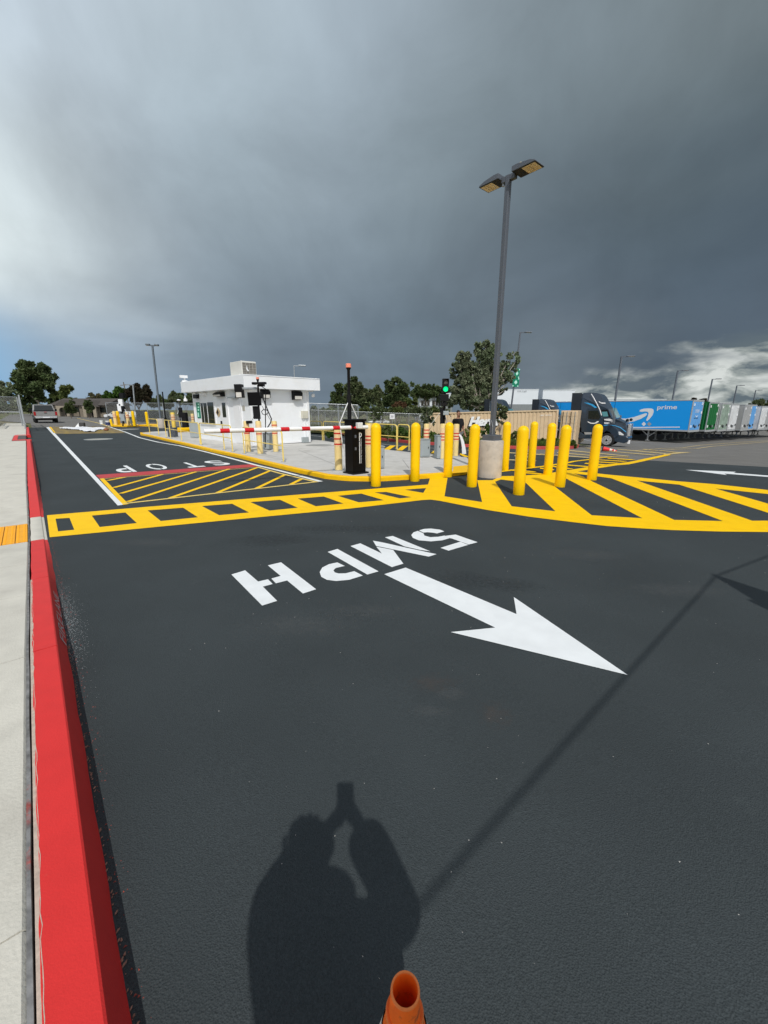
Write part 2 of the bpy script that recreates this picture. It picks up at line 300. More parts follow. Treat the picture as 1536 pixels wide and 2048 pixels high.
def drape(name, polys, m, off, kind='structure', parent=None):
    """flat markings and surfaces laid on the ground; polys = list of (outline, [holes]) in world xy"""
    bm = bmesh.new()
    for out, holes in polys:
        loops = [[Vector((p[0], p[1], 0)) for p in l] for l in [out]+list(holes)]
        tri = geometry.tessellate_polygon(loops); flat = [p for l in loops for p in l]; vs = [bm.verts.new(p) for p in flat]
        for t in tri:
            try:
                a, b, c = (flat[i] for i in t)
                if (b-a).cross(c-a).z < 0: t = t[::-1]
                bm.faces.new([vs[i] for i in t])
            except ValueError: pass
    for q in (15, 42, 142):
        bmesh.ops.bisect_plane(bm, geom=bm.verts[:]+bm.edges[:]+bm.faces[:], plane_co=(q/R2, q/R2, 0), plane_no=(1/R2, 1/R2, 0))
    for v in bm.verts: v.co.z = G(v.co.x, v.co.y)+off
    me = bpy.data.meshes.new(name); bm.to_mesh(me); bm.free(); me.materials.append(m)
    o = bpy.data.objects.new(name, me); COL.objects.link(o)
    if kind: o['kind'] = kind
    if parent is not None: o.parent = parent.o
    return o
def px(pts, z=0.): return [P(u, v, z) for u, v in pts]
def zm(pts, u0, v0, s): return [(u0+a/s, v0+b/s) for a, b in pts]
def line(p0, p1, w):
    a = Vector(p0[:2]); b = Vector(p1[:2]); d = (b-a).normalized(); n = Vector((-d.y, d.x))*w/2
    return ([a+n, b+n, b-n, a-n], [])
def pline(u0, v0, u1, v1, w): return line(P(u0, v0), P(u1, v1), w)
def text(s, o, ex, ey, name, m, parent=None, world=True, off=(0, 0, 0), shear=0., thick=0.):
    """lettering filling the rectangle o, o+ex, o+ey"""
    cu = bpy.data.curves.new(name, 'FONT'); cu.body = s; cu.shear = shear; cu.offset = thick
    ob = bpy.data.objects.new(name, cu); COL.objects.link(ob); dg = bpy.context.evaluated_depsgraph_get()
    me = bpy.data.meshes.new_from_object(ob.evaluated_get(dg)); bpy.data.objects.remove(ob)
    vs = np.array([v.co[:2] for v in me.vertices]); lo = vs.min(0); hi = vs.max(0); vs = (vs-lo)/(hi-lo)
    o, ex, ey, off = map(Vector, (o, ex, ey, off)); mb = MB()
    mb.add([o+ex*float(a)+ey*float(b)+off for a, b in vs], [tuple(p.vertices) for p in me.polygons])
    return mb.build(name, m, parent, world=world)
# ================================================================== SETTING
# ground sheet with its folds
qs = [-1600, -300, -60, 15, 42, 142, 500, 2200]; ws = [-2200, -600, -150, 0, 150, 600, 2200]
vs = []; fs = []
for q in qs:
    for w in ws:
        x, y = (q+w)/R2, (q-w)/R2; vs.append((x, y, G(x, y)-.07))
for i in range(len(qs)-1):
    for j in range(len(ws)-1):
        a = i*len(ws)+j; fs.append((a, a+1, a+1+len(ws), a+len(ws)))
M_grass = mat('field_grass', (.085, .12, .034), .95, 0, .35, .5, 0, 1, .1, col2=(.20, .17, .10), c2s=.12, c2lo=.42, c2hi=.62)
g = MB(); g.v = vs; g.f = [f[::-1] for f in fs]; g.build('ground', M_grass, kind='structure')
# old grey asphalt lot, far road
lot = [ST(-14, .1), ST(60, .1), ST(75, -3), P(20, 829)]
lot += px([(90, 827.5), (300, 829), (430, 836)])+[P(600, 852)]+px([(660, 868), (1150, 893), (1152, 884), (1130, 876)])
lot += [Vector((14.2, 28)), Vector((14.2, 40)), Vector((24, 60)), Vector((60, 110)), Vector((220, 260)), Vector((320, 150)), Vector((120, -60)), Vector((10, -40))]
drape('old_asphalt_lot', [([Vector(p[:2]) for p in lot], [])], M_old, -.012)
asph = [ST(-9, -.06), ST(20, -.06), ST(46.5, -.06)]+px([(160, 852.6), (300, 853), (430, 855), (600, 861), (660, 867), (760, 879), (819, 885.5), (911, 891.5), (1020, 896), (1090, 911), (1137.5, 912.5), (1298, 921), (1536, 934), (1700, 944), (2100, 960)])+[Vector((30, 2)), Vector((14, -9))]
drape('new_asphalt', [([Vector(p[:2]) for p in asph], [])], M_asph, 0)
# kerb along the sidewalk
def hk(s):
    if s < 3.2: h = .15
    elif s < 6.65: h = .15+(.014-.15)*(s-3.2)/3.45
    elif s < 8.1: h = .014
    elif s < 11.5: h = .014+(.15-.014)*(s-8.1)/3.4
    else: h = .15
    return h
def kerbseg(mb, s0, s1, t0=-.222, t1=-.090, t2=-.047):
    n = max(2, int((s1-s0)/.12)); n = min(n, 60); vs = []; fs = []
    for i in range(n+1):
        s = s0+(s1-s0)*i/n; h = hk(s); j = .0022*math.sin(s*9)+random.uniform(-.0015, .0015)
        prof = [(t0, -.12), (t0+j, h-.006), (t0+.008+j, h), (t1-.008, h+.001), (t1-.001, h-.004), (t1+.002, h-.012), (t2+j, -.004), (t2, -.12)]
        vs += [ST(s, t, z) for t, z in prof]
    k = 8
    for i in range(n):
        for a in range(k-1): fs.append((i*k+a, i*k+a+1, (i+1)*k+a+1, (i+1)*k+a)[::-1])
    fs.append(tuple(range(k))); fs.append(tuple(range(n*k, n*k+k))[::-1]); mb.add(vs, [f[::-1] for f in fs])
kb = MB(); cutsr = [-8, -5, -1.9, .6, 3.18, 4.85, 6.64]
for a, b in zip(cutsr, cutsr[1:]): kerbseg(kb, a+.004, b-.004)
cuts2 = [8.12, 11.2, 14.3, 17.4, 20.5, 23.6, 26.3]
for a, b in zip(cuts2, cuts2[1:]): kerbseg(kb, a+.005, b-.005)
kerbseg(kb, 31.5, 36); kerbseg(kb, 36.02, 44)
o = kb.build('kerb', M_kred, kind='structure')
kb = MB(); kerbseg(kb, 6.65, 8.11); kb.build('kerb', M_conc, kind='structure', smooth=True)
kb = MB()                                                    # raw edge of the kerb below and beside the paint
for a, b in zip(cutsr[:-2], cutsr[1:-1]):
    n = 60; vs = []; fs = []
    for i in range(n+1):
        s = a+(b-a)*i/n; j = random.uniform(0, .006)
        vs += [ST(s, -.2265, hk(s)-.03), ST(s, -.2265, hk(s)-.003), ST(s, -.214+j, hk(s)+.0005), ST(s, -.214+j, hk(s)-.03)]
    for i in range(n):
        for q in range(3): fs.append((i*4+q, i*4+q+1, i*4+5+q, i*4+4+q))
    kb.add(vs, fs)
    for i in range(n): pass
kb.build('kerb_edge', M_rawc, kind='structure')
kb = MB()
for i in range(240):                                         # flaked grout at the foot of the kerb
    s = random.uniform(.5, 4.2); p = ST(s, -.044+random.uniform(-.002, .007), .002); r = random.uniform(.001, .004)
    kb.sphere(p, r, 5, 4, (1, 1+random.random()*2, .7))
kb.build('kerb_grout', mat('kerb_grout', (.30, .16, .12), .95, 0, .4, 40), kind='structure')
# drain inlet in the kerb
kb = MB(); R_in = MB()
for s0, s1 in ((26.3, 26.75), (31.05, 31.5)): kb.ob(ST(s0, -.75, -.1), Vector((KA.x, KA.y, 0))*(s1-s0), Vector((KN.x, KN.y, 0))*.70, (0, 0, .25))
kb.ob(ST(26.75, -.75, -.1), Vector((KA.x, KA.y, 0))*4.3, Vector((KN.x, KN.y, 0))*.18, (0, 0, .25))
kb.build('kerb_inlet', M_kred, kind='structure', bevel=.01)
R_in.ob(ST(26.75, -.57, -.1), Vector((KA.x, KA.y, 0))*4.3, Vector((KN.x, KN.y, 0))*.5, (0, 0, .112)); R_in.build('drain_floor', mat('drain_floor', (.05, .05, .04), .9), kind='structure')
# sidewalk panels
sw = MB(); sj = [-9, -5.9, -3.0, -.9, 1.35, 3.14, 4.42, 5.5, 6.62]
sj += [7.72, 8.9, 10.4, 12.0, 13.6]+[15.2+1.75*i for i in range(24)]
def swp(mb, s0, s1, t0, t1, ztop=lambda s: hk(s), joint=.006):
    n = max(1, int((s1-s0)/.3)); vs = []; fs = []
    for i in range(n+1):
        s = s0+joint/2+(s1-s0-joint)*i/n; h = ztop(s)
        vs += [ST(s, t0, h), ST(s, t1-.01, h), ST(s, t1, h-.01), ST(s, t1, -.1), ST(s, t0, -.1)]
    for i in range(n):
        for a in range(4): fs.append((i*5+a, i*5+a+1, i*5+a+6, i*5+a+5))
    fs.append((0, 4, 3, 2, 1)); fs.append(tuple(n*5+k for k in (0, 1, 2, 3, 4))); mb.add(vs, [f[::-1] for f in fs])
for a, b in zip(sj, sj[1:]):
    if abs(a-6.62) < .01:
        swp(sw, a, b, -1.85, -1.36); continue
    if 26 < (a+b)/2 < 31.5: swp(sw, a, b, -1.85, -.76); continue
    swp(sw, a, b, -1.85, -.246)
sw.build('sidewalk', M_conc, kind='structure')
sw = MB(); swp(sw, -9, 55, -1.85, -.246, lambda s: hk(s)-.012, 0); sw.build('sidewalk_bed', M_felt, kind='structure')
ft = MB(); vs = []; fs = []
for i in range(261):                                         # grey felt strip in the gap between kerb and sidewalk
    s = -4+i*.1; h = hk(s)-.004+random.uniform(-.003, .001); w = .0015*math.sin(s*7)
    vs += [ST(s, -.2465, h), ST(s, -.234+w, h), ST(s, -.234+w, h-.05)]
for i in range(260):
    for a in range(2): fs.append((i*3+a, i*3+a+1, i*3+a+4, i*3+a+3)[::-1])
ft.add(vs, fs); ft.build('kerb_joint_filler', mat('felt_grey', (.20, .20, .20), .95, 0, .5, 25, .002, 70, col2=(.35, .08, .07), c2s=3, c2lo=.6, c2hi=.66), kind='structure')
tp = MB()
t0, t1 = -1.36, -.25; s0, s1 = 6.64, 7.70; nrib = 9
for i in range(nrib):
    a = t0+(t1-t0)*i/nrib+.004; b = t0+(t1-t0)*(i+1)/nrib-.004
    tp.ob(ST(s0, a, -.02), Vector((KA.x, KA.y, 0))*(s1-s0), Vector((KN.x, KN.y, 0))*(b-a), (0, 0, .036))
for i in range(18):
    for j in range(17): tp.lathe([(.012, .0), (.010, .004), (.006, .006)], ST(s0+.03+.06*j, t0+.03+.0615*i, .0155), 8)
tp.build('tactile_paving', M_tact, kind='structure')
# verge left of the sidewalk
drape('verge', [([ST(-9, -1.86), ST(60, -1.86), ST(60, -3.3), ST(-9, -3.3)], [])], mat('dry_verge', (.17, .15, .09), .95, 0, .3, 2, col2=(.10, .12, .05), c2s=1.5), .05)
# concrete island with yellow kerb
fr = [(280.5, 868), (281.5, 870.5), (294.7, 873), (329, 881.3), (360, 888.5), (426, 905), (477, 916), (536, 931.4), (584.6, 943.5), (622, 951.5), (649, 957.5), (675, 960.5), (698, 962.3), (741, 963), (762.6, 962.8), (819, 959.5), (850, 957.5), (887.6, 954.5), (915, 951.5), (932, 949)]
frw = [Vector(p[:2]) for p in px(fr)]
bkp = [(938, 946), (942, 935), (941, 918), (937, 913.5)]
bkw = [Vector(P(u, v, .11)[:2]) for u, v in [(941, 936), (940, 920), (934, 914.5), (909, 912), (864, 908), (819, 904), (772, 899), (695, 889), (645, 881), (620, 878.5), (343, 861.6), (300, 863.3), (287, 864.8)]]
isl = frw+bkw
def offset_in(poly, d):
    n = len(poly); out = []; ar = sum(poly[i].x*poly[(i+1) % n].y-poly[(i+1) % n].x*poly[i].y for i in range(n)); sg = 1 if ar > 0 else -1
    for i in range(n):
        a, b, c = poly[i-1], poly[i], poly[(i+1) % n]; e1 = (b-a).normalized(); e2 = (c-b).normalized()
        n1 = Vector((-e1.y, e1.x))*sg; n2 = Vector((-e2.y, e2.x))*sg; m = (n1+n2); m = m/max(m.length, .3); out.append(b+m*d/max(m.dot(n1), .5))
    return out
inn = offset_in(isl, .15); HI = .11
def gz(p, z): return Vector((p[0], p[1], G(p[0], p[1])+z))
mb = MB(); n = len(isl); nf = len(frw)
lip = offset_in(isl, .015)
vs = [gz(p, -.1) for p in isl]+[gz(p, HI-.015) for p in isl]+[gz(p, HI) for p in lip]+[gz(p, HI) for p in inn]; fs = []
for i in range(n):
    j = (i+1) % n
    for k in range(3): fs.append((k*n+i, k*n+j, (k+1)*n+j, (k+1)*n+i))
front = [f for i, f in enumerate(fs) if (i//3) < nf or (i//3) >= n-2]; rear = [f for i, f in enumerate(fs) if not ((i//3) < nf or (i//3) >= n-2)]
mb.add(vs, front); mb.build('island_kerb', M_yk, kind='structure'); mb = MB(); mb.add(vs, rear); mb.build('island_kerb', M_slab, kind='structure')
drape('concrete_island', [(inn, [])], M_slab, HI-.002)
jl = []
for s in (9.4, 11.2, 13.0, 14.8, 16.6): jl.append((s, 3.0, 14))
jp = []
for u0, v0, u1, v1 in ((805, 926, 818, 944.5), (640, 900, 900, 917), (596, 905, 690, 945), (470, 903, 620, 906)): jp.append(pline(u0, v0, u1, v1, .012))
drape('island_joint', jp, mat('slab_joint', (.16, .155, .145), .9), HI+.002)
drape('yellow_ramp_patch', [([Vector(P(u, v, HI)[:2]) for u, v in ((907, 933), (937, 930), (938, 944), (905.5, 946.5))], [])], M_yk, HI+.002)
def disc(u, v, r, z, name, m, thing=None):
    c = P(u, v, z); return ([Vector((c.x+r*math.cos(k*math.pi/16), c.y+r*math.sin(k*math.pi/16))) for k in range(32)], [])
for u, v, r, z, m, lb in ((197, 878.7, .62, 0, mat('pale_cover', (.36, .36, .33), .8, 0, .1, 9), 'round pale manhole cover in the dark lane by the white lane line'), (258, 858.6, .7, 0, MC['pale_cover'], 'round pale manhole cover in the far lane near the paint buckets'), (637.5, 890.7, .62, HI, mat('slab_cover', (.30, .30, .28), .8, 0, .1, 9), 'grey round manhole cover set in the concrete island')):
    c = P(u, v, z); mbb = MB().lathe([(r-.02, .0), (r-.03, .006), (.02, .006)], (0, 0, 0), 40); t = Th('manhole_cover', lb, 'manhole cover', (c.x, c.y, c.z+.004)); mbb.build('lid', m, t)
    MB().lathe([(r+.06, 0), (r+.05, .007), (r-.012, .007), (r-.02, 0)], (0, 0, 0), 40, cap=False).build('rim', M_slab if z else M_gal, t)
# red kerb and planting strip at the back lane
k2 = [(600, 860), (620, 863), (660, 868), (710, 874.5), (760, 880.5), (819, 887), (864, 890), (911, 893.2), (965, 895.5), (1020, 897.5), (1075, 898.5), (1113, 898.5), (1143, 897.5), (1155, 896), (1157, 894)]
k2w = [Vector(P(u, v)[:2]) for u, v in k2]
mb = MB(); n = len(k2w); vs = []; fs = []; inn2 = []
for i, p in enumerate(k2w):
    a = k2w[max(i-1, 0)]; b = k2w[min(i+1, n-1)]; d = (b-a).normalized(); nn = Vector((-d.y, d.x)); q = p+nn*.22; inn2.append(q)
    vs += [gz(p, -.1), gz(p, .15), gz(q, .155), gz(q, -.1)]
for i in range(n-1):
    for k in range(3): fs.append((i*4+k, i*4+4+k, i*4+5+k, i*4+1+k))
fs.append(((n-1)*4, (n-1)*4+1, (n-1)*4+2, (n-1)*4+3)); mb.add(vs, fs); mb.build('kerb', mat('dusty_red_kerb', (.50, .07, .065), .7, 0, .12, 3), kind='structure', bevel=.012)
strip = inn2+[Vector((14, 27.6)), Vector((13.8, 31)), Vector((6, 33)), Vector((-6, 34)), Vector((-14, 36))]
drape('planting_strip', [(strip, [])], mat('planting_soil', (.13, .13, .06), .95, 0, .35, 1.2, .01, 9, col2=(.07, .11, .03), c2s=.9, c2lo=.4, c2hi=.6), .13)
# ------------------------------------------------------------------ painted markings
OFF = .004
cell = lambda pts, u0, v0, s: [Vector(p[:2]) for p in px(zm(pts, u0, v0, s))]
A8 = (60, 860, 2.4); B8 = (640, 820, 2.4); C7 = (1100, 860, 3.523); D4 = (620, 700, 5.12)
outer = [(1640, 1066), (1536, 1064.5), (1441, 1063.5), (1341, 1060.5), (1280, 1057), (1213.5, 1052.5), (1140, 1044), (1060, 1034), (973, 1020), (915, 1009), (880, 1002), (861, 999.5), (844, 1000.5), (700, 1017.5), (400, 1046), (99.5, 1075), (94, 1031), (300, 1013.5), (500, 997.5), (620, 987.8), (856, 969.3), (861, 953), (895, 956), (889, 993)]
outer += zm([(778, 443), (755, 338), (835, 336), (918, 463)], *B8)[0:2]+[(985, 960.5), (1002.5, 952.5)]
outer += [(1035, 952), (1086, 948.5), (1130, 941.5), (1174, 934.5), (1197, 931.8), (1235, 927), (1258, 924), (1334, 908.3), (1343, 909.6), (1290, 922), (1258, 928.8), (1197, 936.6), (1155, 943)]
outer += zm([(190, 292), (420, 316), (900, 362), (1170, 383), (1536, 424), (1900, 466)], *C7)
holes = [cell(h, *A8) for h in ([(123, 427), (190, 423), (213, 480), (135, 488)], [(297, 412), (458, 397), (513, 448), (335, 467)], [(565, 387), (735, 374), (806, 420), (628, 438)],
    [(826, 366), (970, 355), (1052, 397), (908, 410)], [(1058, 347), (1200, 336), (1285, 374), (1150, 388)], [(1285, 330), (1410, 320), (1505, 354), (1372, 367)])]
holes += [cell([(285, 1495), (525, 1472), (758, 1540), (500, 1562)], *D4), cell([(660, 1460), (780, 1455), (1040, 1510), (920, 1521)], *D4), cell([(970, 1432), (1190, 1415), (1160, 1465)], *D4)]
holes += [cell([(840, 345), (868, 334), (925, 341), (988, 350), (1130, 487), (920, 463)], *B8)]
holes += [cell([(28, 395), (60, 372), (105, 338), (650, 623), (293, 602)], *C7), cell([(165, 306), (330, 327), (428, 340), (1218, 643), (875, 635), (300, 365), (235, 330)], *C7)]
holes += [cell([(612, 357), (910, 386), (1560, 592), (1700, 640), (1425, 641)], *C7), cell([(1163, 413), (1536, 452), (1880, 500), (1880, 610), (1536, 520)], *C7)]
# the wedge beyond the junction: two slender cells between bands behind the bollards
drape('yellow_crosswalk_marking', [([Vector(p[:2]) for p in px(outer)], holes)], M_yel, OFF)
E9 = (1080, 860, 5.908)
yl = []
for a in ([(0, 437), (330, 388), (570, 352), (720, 330), (860, 317), (1050, 322)],):
    q = zm(a, *E9)
    for (u0, v0), (u1, v1) in zip(q, q[1:]): yl.append(pline(u0, v0, u1, v1, .15))
for u0, v0, u1, v1 in ((1000, 943.5, 1080, 933.8), (975, 950, 1000, 948.5)): yl.append(pline(u0, v0, u1, v1, .15))
drape('yellow_chevron_edge', yl, M_yel, OFF+.004)
def qstripes(L, m, name, off):
    drape(name, [([Vector(p[:2]) for p in px(zm(a, *E9))], []) for a in L], m, off)
qstripes([[(0, 448), (0, 462), (160, 480), (170, 470)], [(150, 425), (150, 440), (330, 465), (400, 462)], [(330, 412), (330, 424), (560, 442), (620, 436)], [(540, 392), (520, 402), (760, 422), (850, 415)], [(640, 372), (640, 382), (900, 400), (960, 394)], [(700, 352), (700, 360), (980, 378), (1040, 372)], [(800, 332), (800, 340), (1080, 358), (1130, 352)], [(-200, 500), (-200, 515), (40, 530), (60, 520)], [(-350, 470), (-350, 484), (-60, 504), (-40, 494)]], M_yel, 'yellow_chevron_stripes', OFF+.008)
qstripes([[(350, 238), (350, 248), (1020, 312), (1060, 308)], [(200, 262), (200, 272), (800, 322), (830, 318)], [(740, 248), (760, 244), (1380, 296), (1330, 300)], [(905, 230), (920, 226), (1500, 276), (1480, 284)], [(520, 212), (560, 210), (760, 228), (730, 232)], [(1210, 228), (1230, 224), (1560, 262), (1700, 262), (1800, 262), (1500, 292), (1440, 290), (1640, 262)], [(0, 280), (0, 290), (560, 330), (640, 326)], [(-400, 262), (-400, 272), (180, 305), (200, 296)], [(-300, 300), (-300, 312), (-100, 330), (-80, 320)], [(-420, 345), (-420, 356), (-60, 370), (-40, 362)]], M_yelf, 'faded_chevron_stripes', OFF+.001)
# faded double line to the right
dl = []
for L in ([(1268, 901.5), (1323, 897), (1400, 890.5), (1460, 886), (1515, 882.3), (1570, 879)], [(1300, 903), (1349, 898.7), (1425, 892.5), (1480, 888), (1536, 883.4), (1600, 879)]):
    for a, b in zip(L, L[1:]): dl.append(pline(*a, *b, .13))
drape('faded_double_line', dl, M_yelf, OFF)
sl = [pline(u0, v0, u1, v1, .12) for u0, v0, u1, v1 in ((1145, 874, 1180, 882), (1250, 883.5, 1360, 888), (1395, 874.5, 1480, 877.5), (1480, 866, 1536, 867))]
drape('white_bay_line', sl, paint('faded_white_paint', (.5, .5, .48), .5, under=(.17, .165, .16)), OFF)
# hatch before the stop line
Y3 = (360, 700, 5.12)
wl = [([Vector(p[:2]) for p in px([(92.5, 854.8), (98, 854.3), (246.3, 1010.4), (235.7, 1011.9)])], [])]
wr = [(152.5, 835.9), (200, 847), (219.8, 854.1), (249.8, 863.9), (279.7, 875.8), (317, 884.8), (360, 892), (409, 903.5), (460, 916.5), (512, 930.5), (560, 942), (600, 952.5), (642, 963.6)]
for a, b in zip(wr[2:], wr[3:]): wl.append(pline(*a, *b, .12))
drape('white_lane_line', wl, M_white, OFF+.004)
drape('faded_lane_line', [pline(*a, *b, .14) for a, b in zip(wr[:2], wr[1:3])], M_cw, OFF)
drape('red_stop_bar', [([Vector(p[:2]) for p in px([(191.5, 950.3), (506, 928.6), (516, 933.5), (198.8, 957.3)])], [])], M_redl, OFF+.001)
hy = [([Vector(p[:2]) for p in px([(199, 957.5), (207.5, 956.8), (256.8, 1008.3), (246.3, 1010.3)])], []), pline(246, 1007.8, 636, 963.7, .09), pline(200, 958.2, 516, 935, .05)]
rr = [(514, 934), (560, 947), (600, 956.5), (630, 963.6)]
for a, b in zip(rr, rr[1:]): hy.append(pline(*a, *b, .09))
for x0, y0, x1, y1 in ((372, 243, 460, 226), (402, 277, 640, 212), (435, 305, 800, 200), (470, 345, 955, 187), (672, 327, 1090, 181), (900, 301, 1152, 196), (1082, 283, 1228, 213), (1252, 261, 1302, 236)):
    hy.append(pline(60+x0/2.4, 860+y0/2.4, 60+x1/2.4, 860+y1/2.4, .10))
for i, h in enumerate(hy): pass
drape('yellow_hatch_frame', [hy[0]], M_yel, OFF)
drape('pale_hatch_frame', hy[1:6], M_cw, OFF+.0015)
drape('yellow_hatch_stripes', hy[6:], M_yel, OFF-.001)
# letters and arrows
F5 = (440, 1040, 2.844)
L5 = [[(65, 312), (143, 288), (217, 352), (273, 339), (300, 366), (244, 381), (325, 462), (240, 489)], [(272, 260), (347, 242), (547, 396), (472, 420), (382, 346), (318, 362), (292, 335), (345, 320)],
 [(612, 183), (668, 166), (902, 294), (838, 312)], [(667, 243), (620, 253), (582, 272), (567, 298), (576, 325), (608, 342), (660, 349), (735, 342), (813, 318), (764, 293), (715, 305), (676, 306), (653, 300), (645, 288), (658, 275), (710, 263)],
 [(742, 150), (798, 134), (920, 192), (889, 153), (985, 172), (1043, 250), (978, 270)], [(870, 119), (925, 129), (1055, 158), (1232, 196), (1187, 210), (888, 149)], [(938, 100), (982, 92), (1197, 180), (1140, 172), (1050, 152)],
 [(1132, 61), (1160, 52), (1200, 50), (1250, 56), (1276, 66), (1235, 78), (1205, 73), (1180, 71), (1158, 73)], [(1125, 63), (1157, 77), (1163, 90), (1195, 99), (1240, 97), (1278, 90), (1305, 105), (1265, 117), (1200, 123), (1130, 117), (1097, 103), (1088, 87), (1100, 72)],
 [(1280, 92), (1340, 84), (1465, 128), (1415, 141), (1322, 108), (1300, 103)], [(1254, 160), (1367, 125), (1412, 143), (1300, 176)]]
drape('speed_lettering', [(cell(l, *F5), []) for l in L5], M_white, OFF)
ar = [(768.4, 1149), (811.4, 1135.8), (1033, 1229), (1027.5, 1194.8), (1255.5, 1351), (901.4, 1265), (990.2, 1256)]
drape('painted_arrow', [([Vector(p[:2]) for p in px(ar)], [])], M_white, OFF)
ar = zm([(455, 1663), (800, 1676), (1100, 1689), (1068, 1702), (1536, 1738), (1700, 1752), (1700, 1768), (1536, 1756), (950, 1712), (985, 1730), (780, 1703)], 1300, 680, 6.4)
drape('painted_arrow', [([Vector(p[:2]) for p in px(ar)], [])], M_white, OFF)
for ch, bx in (('S', (411, 457, 920.5, 931.2)), ('T', (361, 403, 924, 935.3)), ('O', (291, 334, 927, 939.6)), ('P', (226, 267, 931, 945.2))):
    u0, u1, v0, v1 = bx      # read from the far side: the letter's foot is at the top of the box, its left at the right
    far = (P((u0+u1)/2, v0)+P((u0+u1)/2, v1))/2; c = P((u0+u1)/2, (v0+v1)/2)
    h = (Vector(P((u0+u1)/2, v0)[:2])-Vector(P((u0+u1)/2, v1)[:2])).dot(KA); wv = abs((Vector(P(u1, (v0+v1)/2)[:2])-Vector(P(u0, (v0+v1)/2)[:2])).dot(KN))*.93
    k = Vector((KN.x, KN.y, 0)); a = Vector((KA.x, KA.y, 0)); h = abs(h)*.97
    o0 = Vector((c.x, c.y, 0))+k*wv/2+a*h/2; mbt = text(ch, o0, -k*wv, -a*h, 'stop_lettering', M_white, None, thick=.015)
    for v in mbt.o.data.vertices: v.co.z = G(v.co.x, v.co.y)+OFF
    mbt.o['kind'] = 'structure'
    if ch in 'OP' : drape('stencil_gap', [line(c-k*.0+a*h*.6, c-a*h*.6*(1 if ch == 'O' else -0), .03)] if ch == 'O' else [line(c-k*wv*.0+k*wv*.22+a*h*.55, c+k*wv*.22-a*h*.55, .025)], M_asph, OFF+.003)
# back-lane markings
bl = [pline(u0, v0, u1, v1, w) for u0, v0, u1, v1, w in ((772, 900, 786, 891, .28), (798, 901, 812, 891.5, .28), (866, 907, 878, 897, .2), (912, 905, 935, 914, .2))]
drape('back_lane_hatch', bl, M_yel, OFF)
drape('back_lane_line', [pline(u0, v0, u1, v1, .12) for u0, v0, u1, v1 in ((600, 868.5, 700, 879.5), (700, 879.5, 772, 889), (772, 889, 880, 897.5), (880, 897.5, 1010, 905), (864, 902, 920, 908))], MC['faded_white_paint'], OFF)
# ================================================================== THINGS
def gl(u, v, z=0.): return P(u, v, z)
def hitlocal(T, u, v, ax, val):
    iv = T.root.M.inverted(); o = iv @ Vector((0, 0, CH)); d = iv.to_3x3() @ Vector(ray(u, v)); k = (val-o[ax])/d[ax]; return o+d*k
# ---- yellow bollards round the light pole
def mk_bollard(h=1.41):
    t = Th('bollard', 'yellow dome-topped bollard', 'bollard', group='yellow dome bollards around the light pole')
    r = .114; prof = [(r-.012, 0), (r-.004, .004), (r, .012)]+[(r, z) for z in (.4, .8, 1.2, h-r*1.02)]+[(r*math.cos(a), h-r+r*math.sin(a)) for a in (.15, .35, .6, .85, 1.1, 1.3, 1.45, 1.54)]
    MB().lathe(prof, n=40).build('sleeve', M_bol, t, smooth=True); return t
bpos = [(751.7, 974), (829.6, 963.8), (895, 955), (943, 975), (1008.8, 940.8), (1037, 991), (1062, 934.6), (1095, 950.4), (1119, 975), (1183, 961)]
blab = ['yellow dome bollard right of the black gate cabinet, leftmost of the ten', 'yellow dome bollard at the island kerb in front of the grey box, second from left', 'yellow dome bollard standing in front of the traffic light mast', 'yellow dome bollard just left of the concrete lamp base',
 'yellow dome bollard just right of the concrete lamp base, behind the others', 'front yellow dome bollard, the tallest and nearest one right of the lamp base', 'yellow dome bollard half hidden behind the nearest bollard', 'yellow dome bollard third from the right, farther back than its neighbour',
 'yellow dome bollard second from the right, in front of the dark blue truck cab', 'rightmost yellow dome bollard, in front of the truck front wheel']
proto = mk_bollard()
for i, ((u, v), lb) in enumerate(zip(bpos, blab)):
    o = proto.o if i == 0 else copy_tree(proto.o); b = gl(u, v); c = Vector((b.x, b.y)); d = c.normalized()*.112; c = c+d
    o.location = (c.x, c.y, G(c.x, c.y)-.003); o.rotation_euler = (random.uniform(-.006, .006), random.uniform(-.012, -.004), random.random()*6); o['label'] = lb
# ---- striped cream bollards
def striped(u, v, h, label, z=HI, bands=(.30, .40, .50), sleeve='cream', r=.1, wu=None, flat=True, solid=None):
    b = P(u, v, z); d = Vector((b.x, b.y)).normalized()*r; b = Vector((b.x+d.x, b.y+d.y, 0)); b.z = G(b.x, b.y)+z
    t = Th('striped_bollard', label, 'bollard', b, 0, 'cream bollards with reflective bands')
    MB().lathe([(r, 0), (r, h-.03), (r-.012, h-.008), (r-.04, h), (.01, h+.004)], n=28).build('post', solid or M_cream, t, smooth=True)
    MB().box(-r-.07, r+.07, -r-.07, r+.07, -.001, .012).build('base_plate', M_gal, t)
    if bands:
        MB().lathe([(r+.004, h-bands[-1]-.09), (r+.004, h-.14)], n=28, cap=False).build('pale_band', M_creamL, t, smooth=True)
        for q in bands: MB().lathe([(r+.007, h-q-.05), (r+.007, h-q-.012)], n=28, cap=False).build('red_band', M_rband, t, smooth=True)
    return t
def hpx(u, v, z, vt): b = P(u, v, z); return Z(b, vt)-b.z
striped(677.6, 941, hpx(677.6, 941, HI, 852), 'cream bollard with three red bands left of the black gate cabinet', bands=(.16, .30, .44))
striped(738.5, 936, hpx(738.5, 936, HI, 848), 'cream banded bollard hidden between gate cabinet and leftmost yellow bollard')
striped(852, 908, hpx(852, 908, HI, 847.5), 'cream bollard with red bands standing behind the grey box', bands=(.2, .32, .45))
striped(884, 918, hpx(884, 918, HI, 847.5), 'cream banded bollard left behind the third yellow bollard')
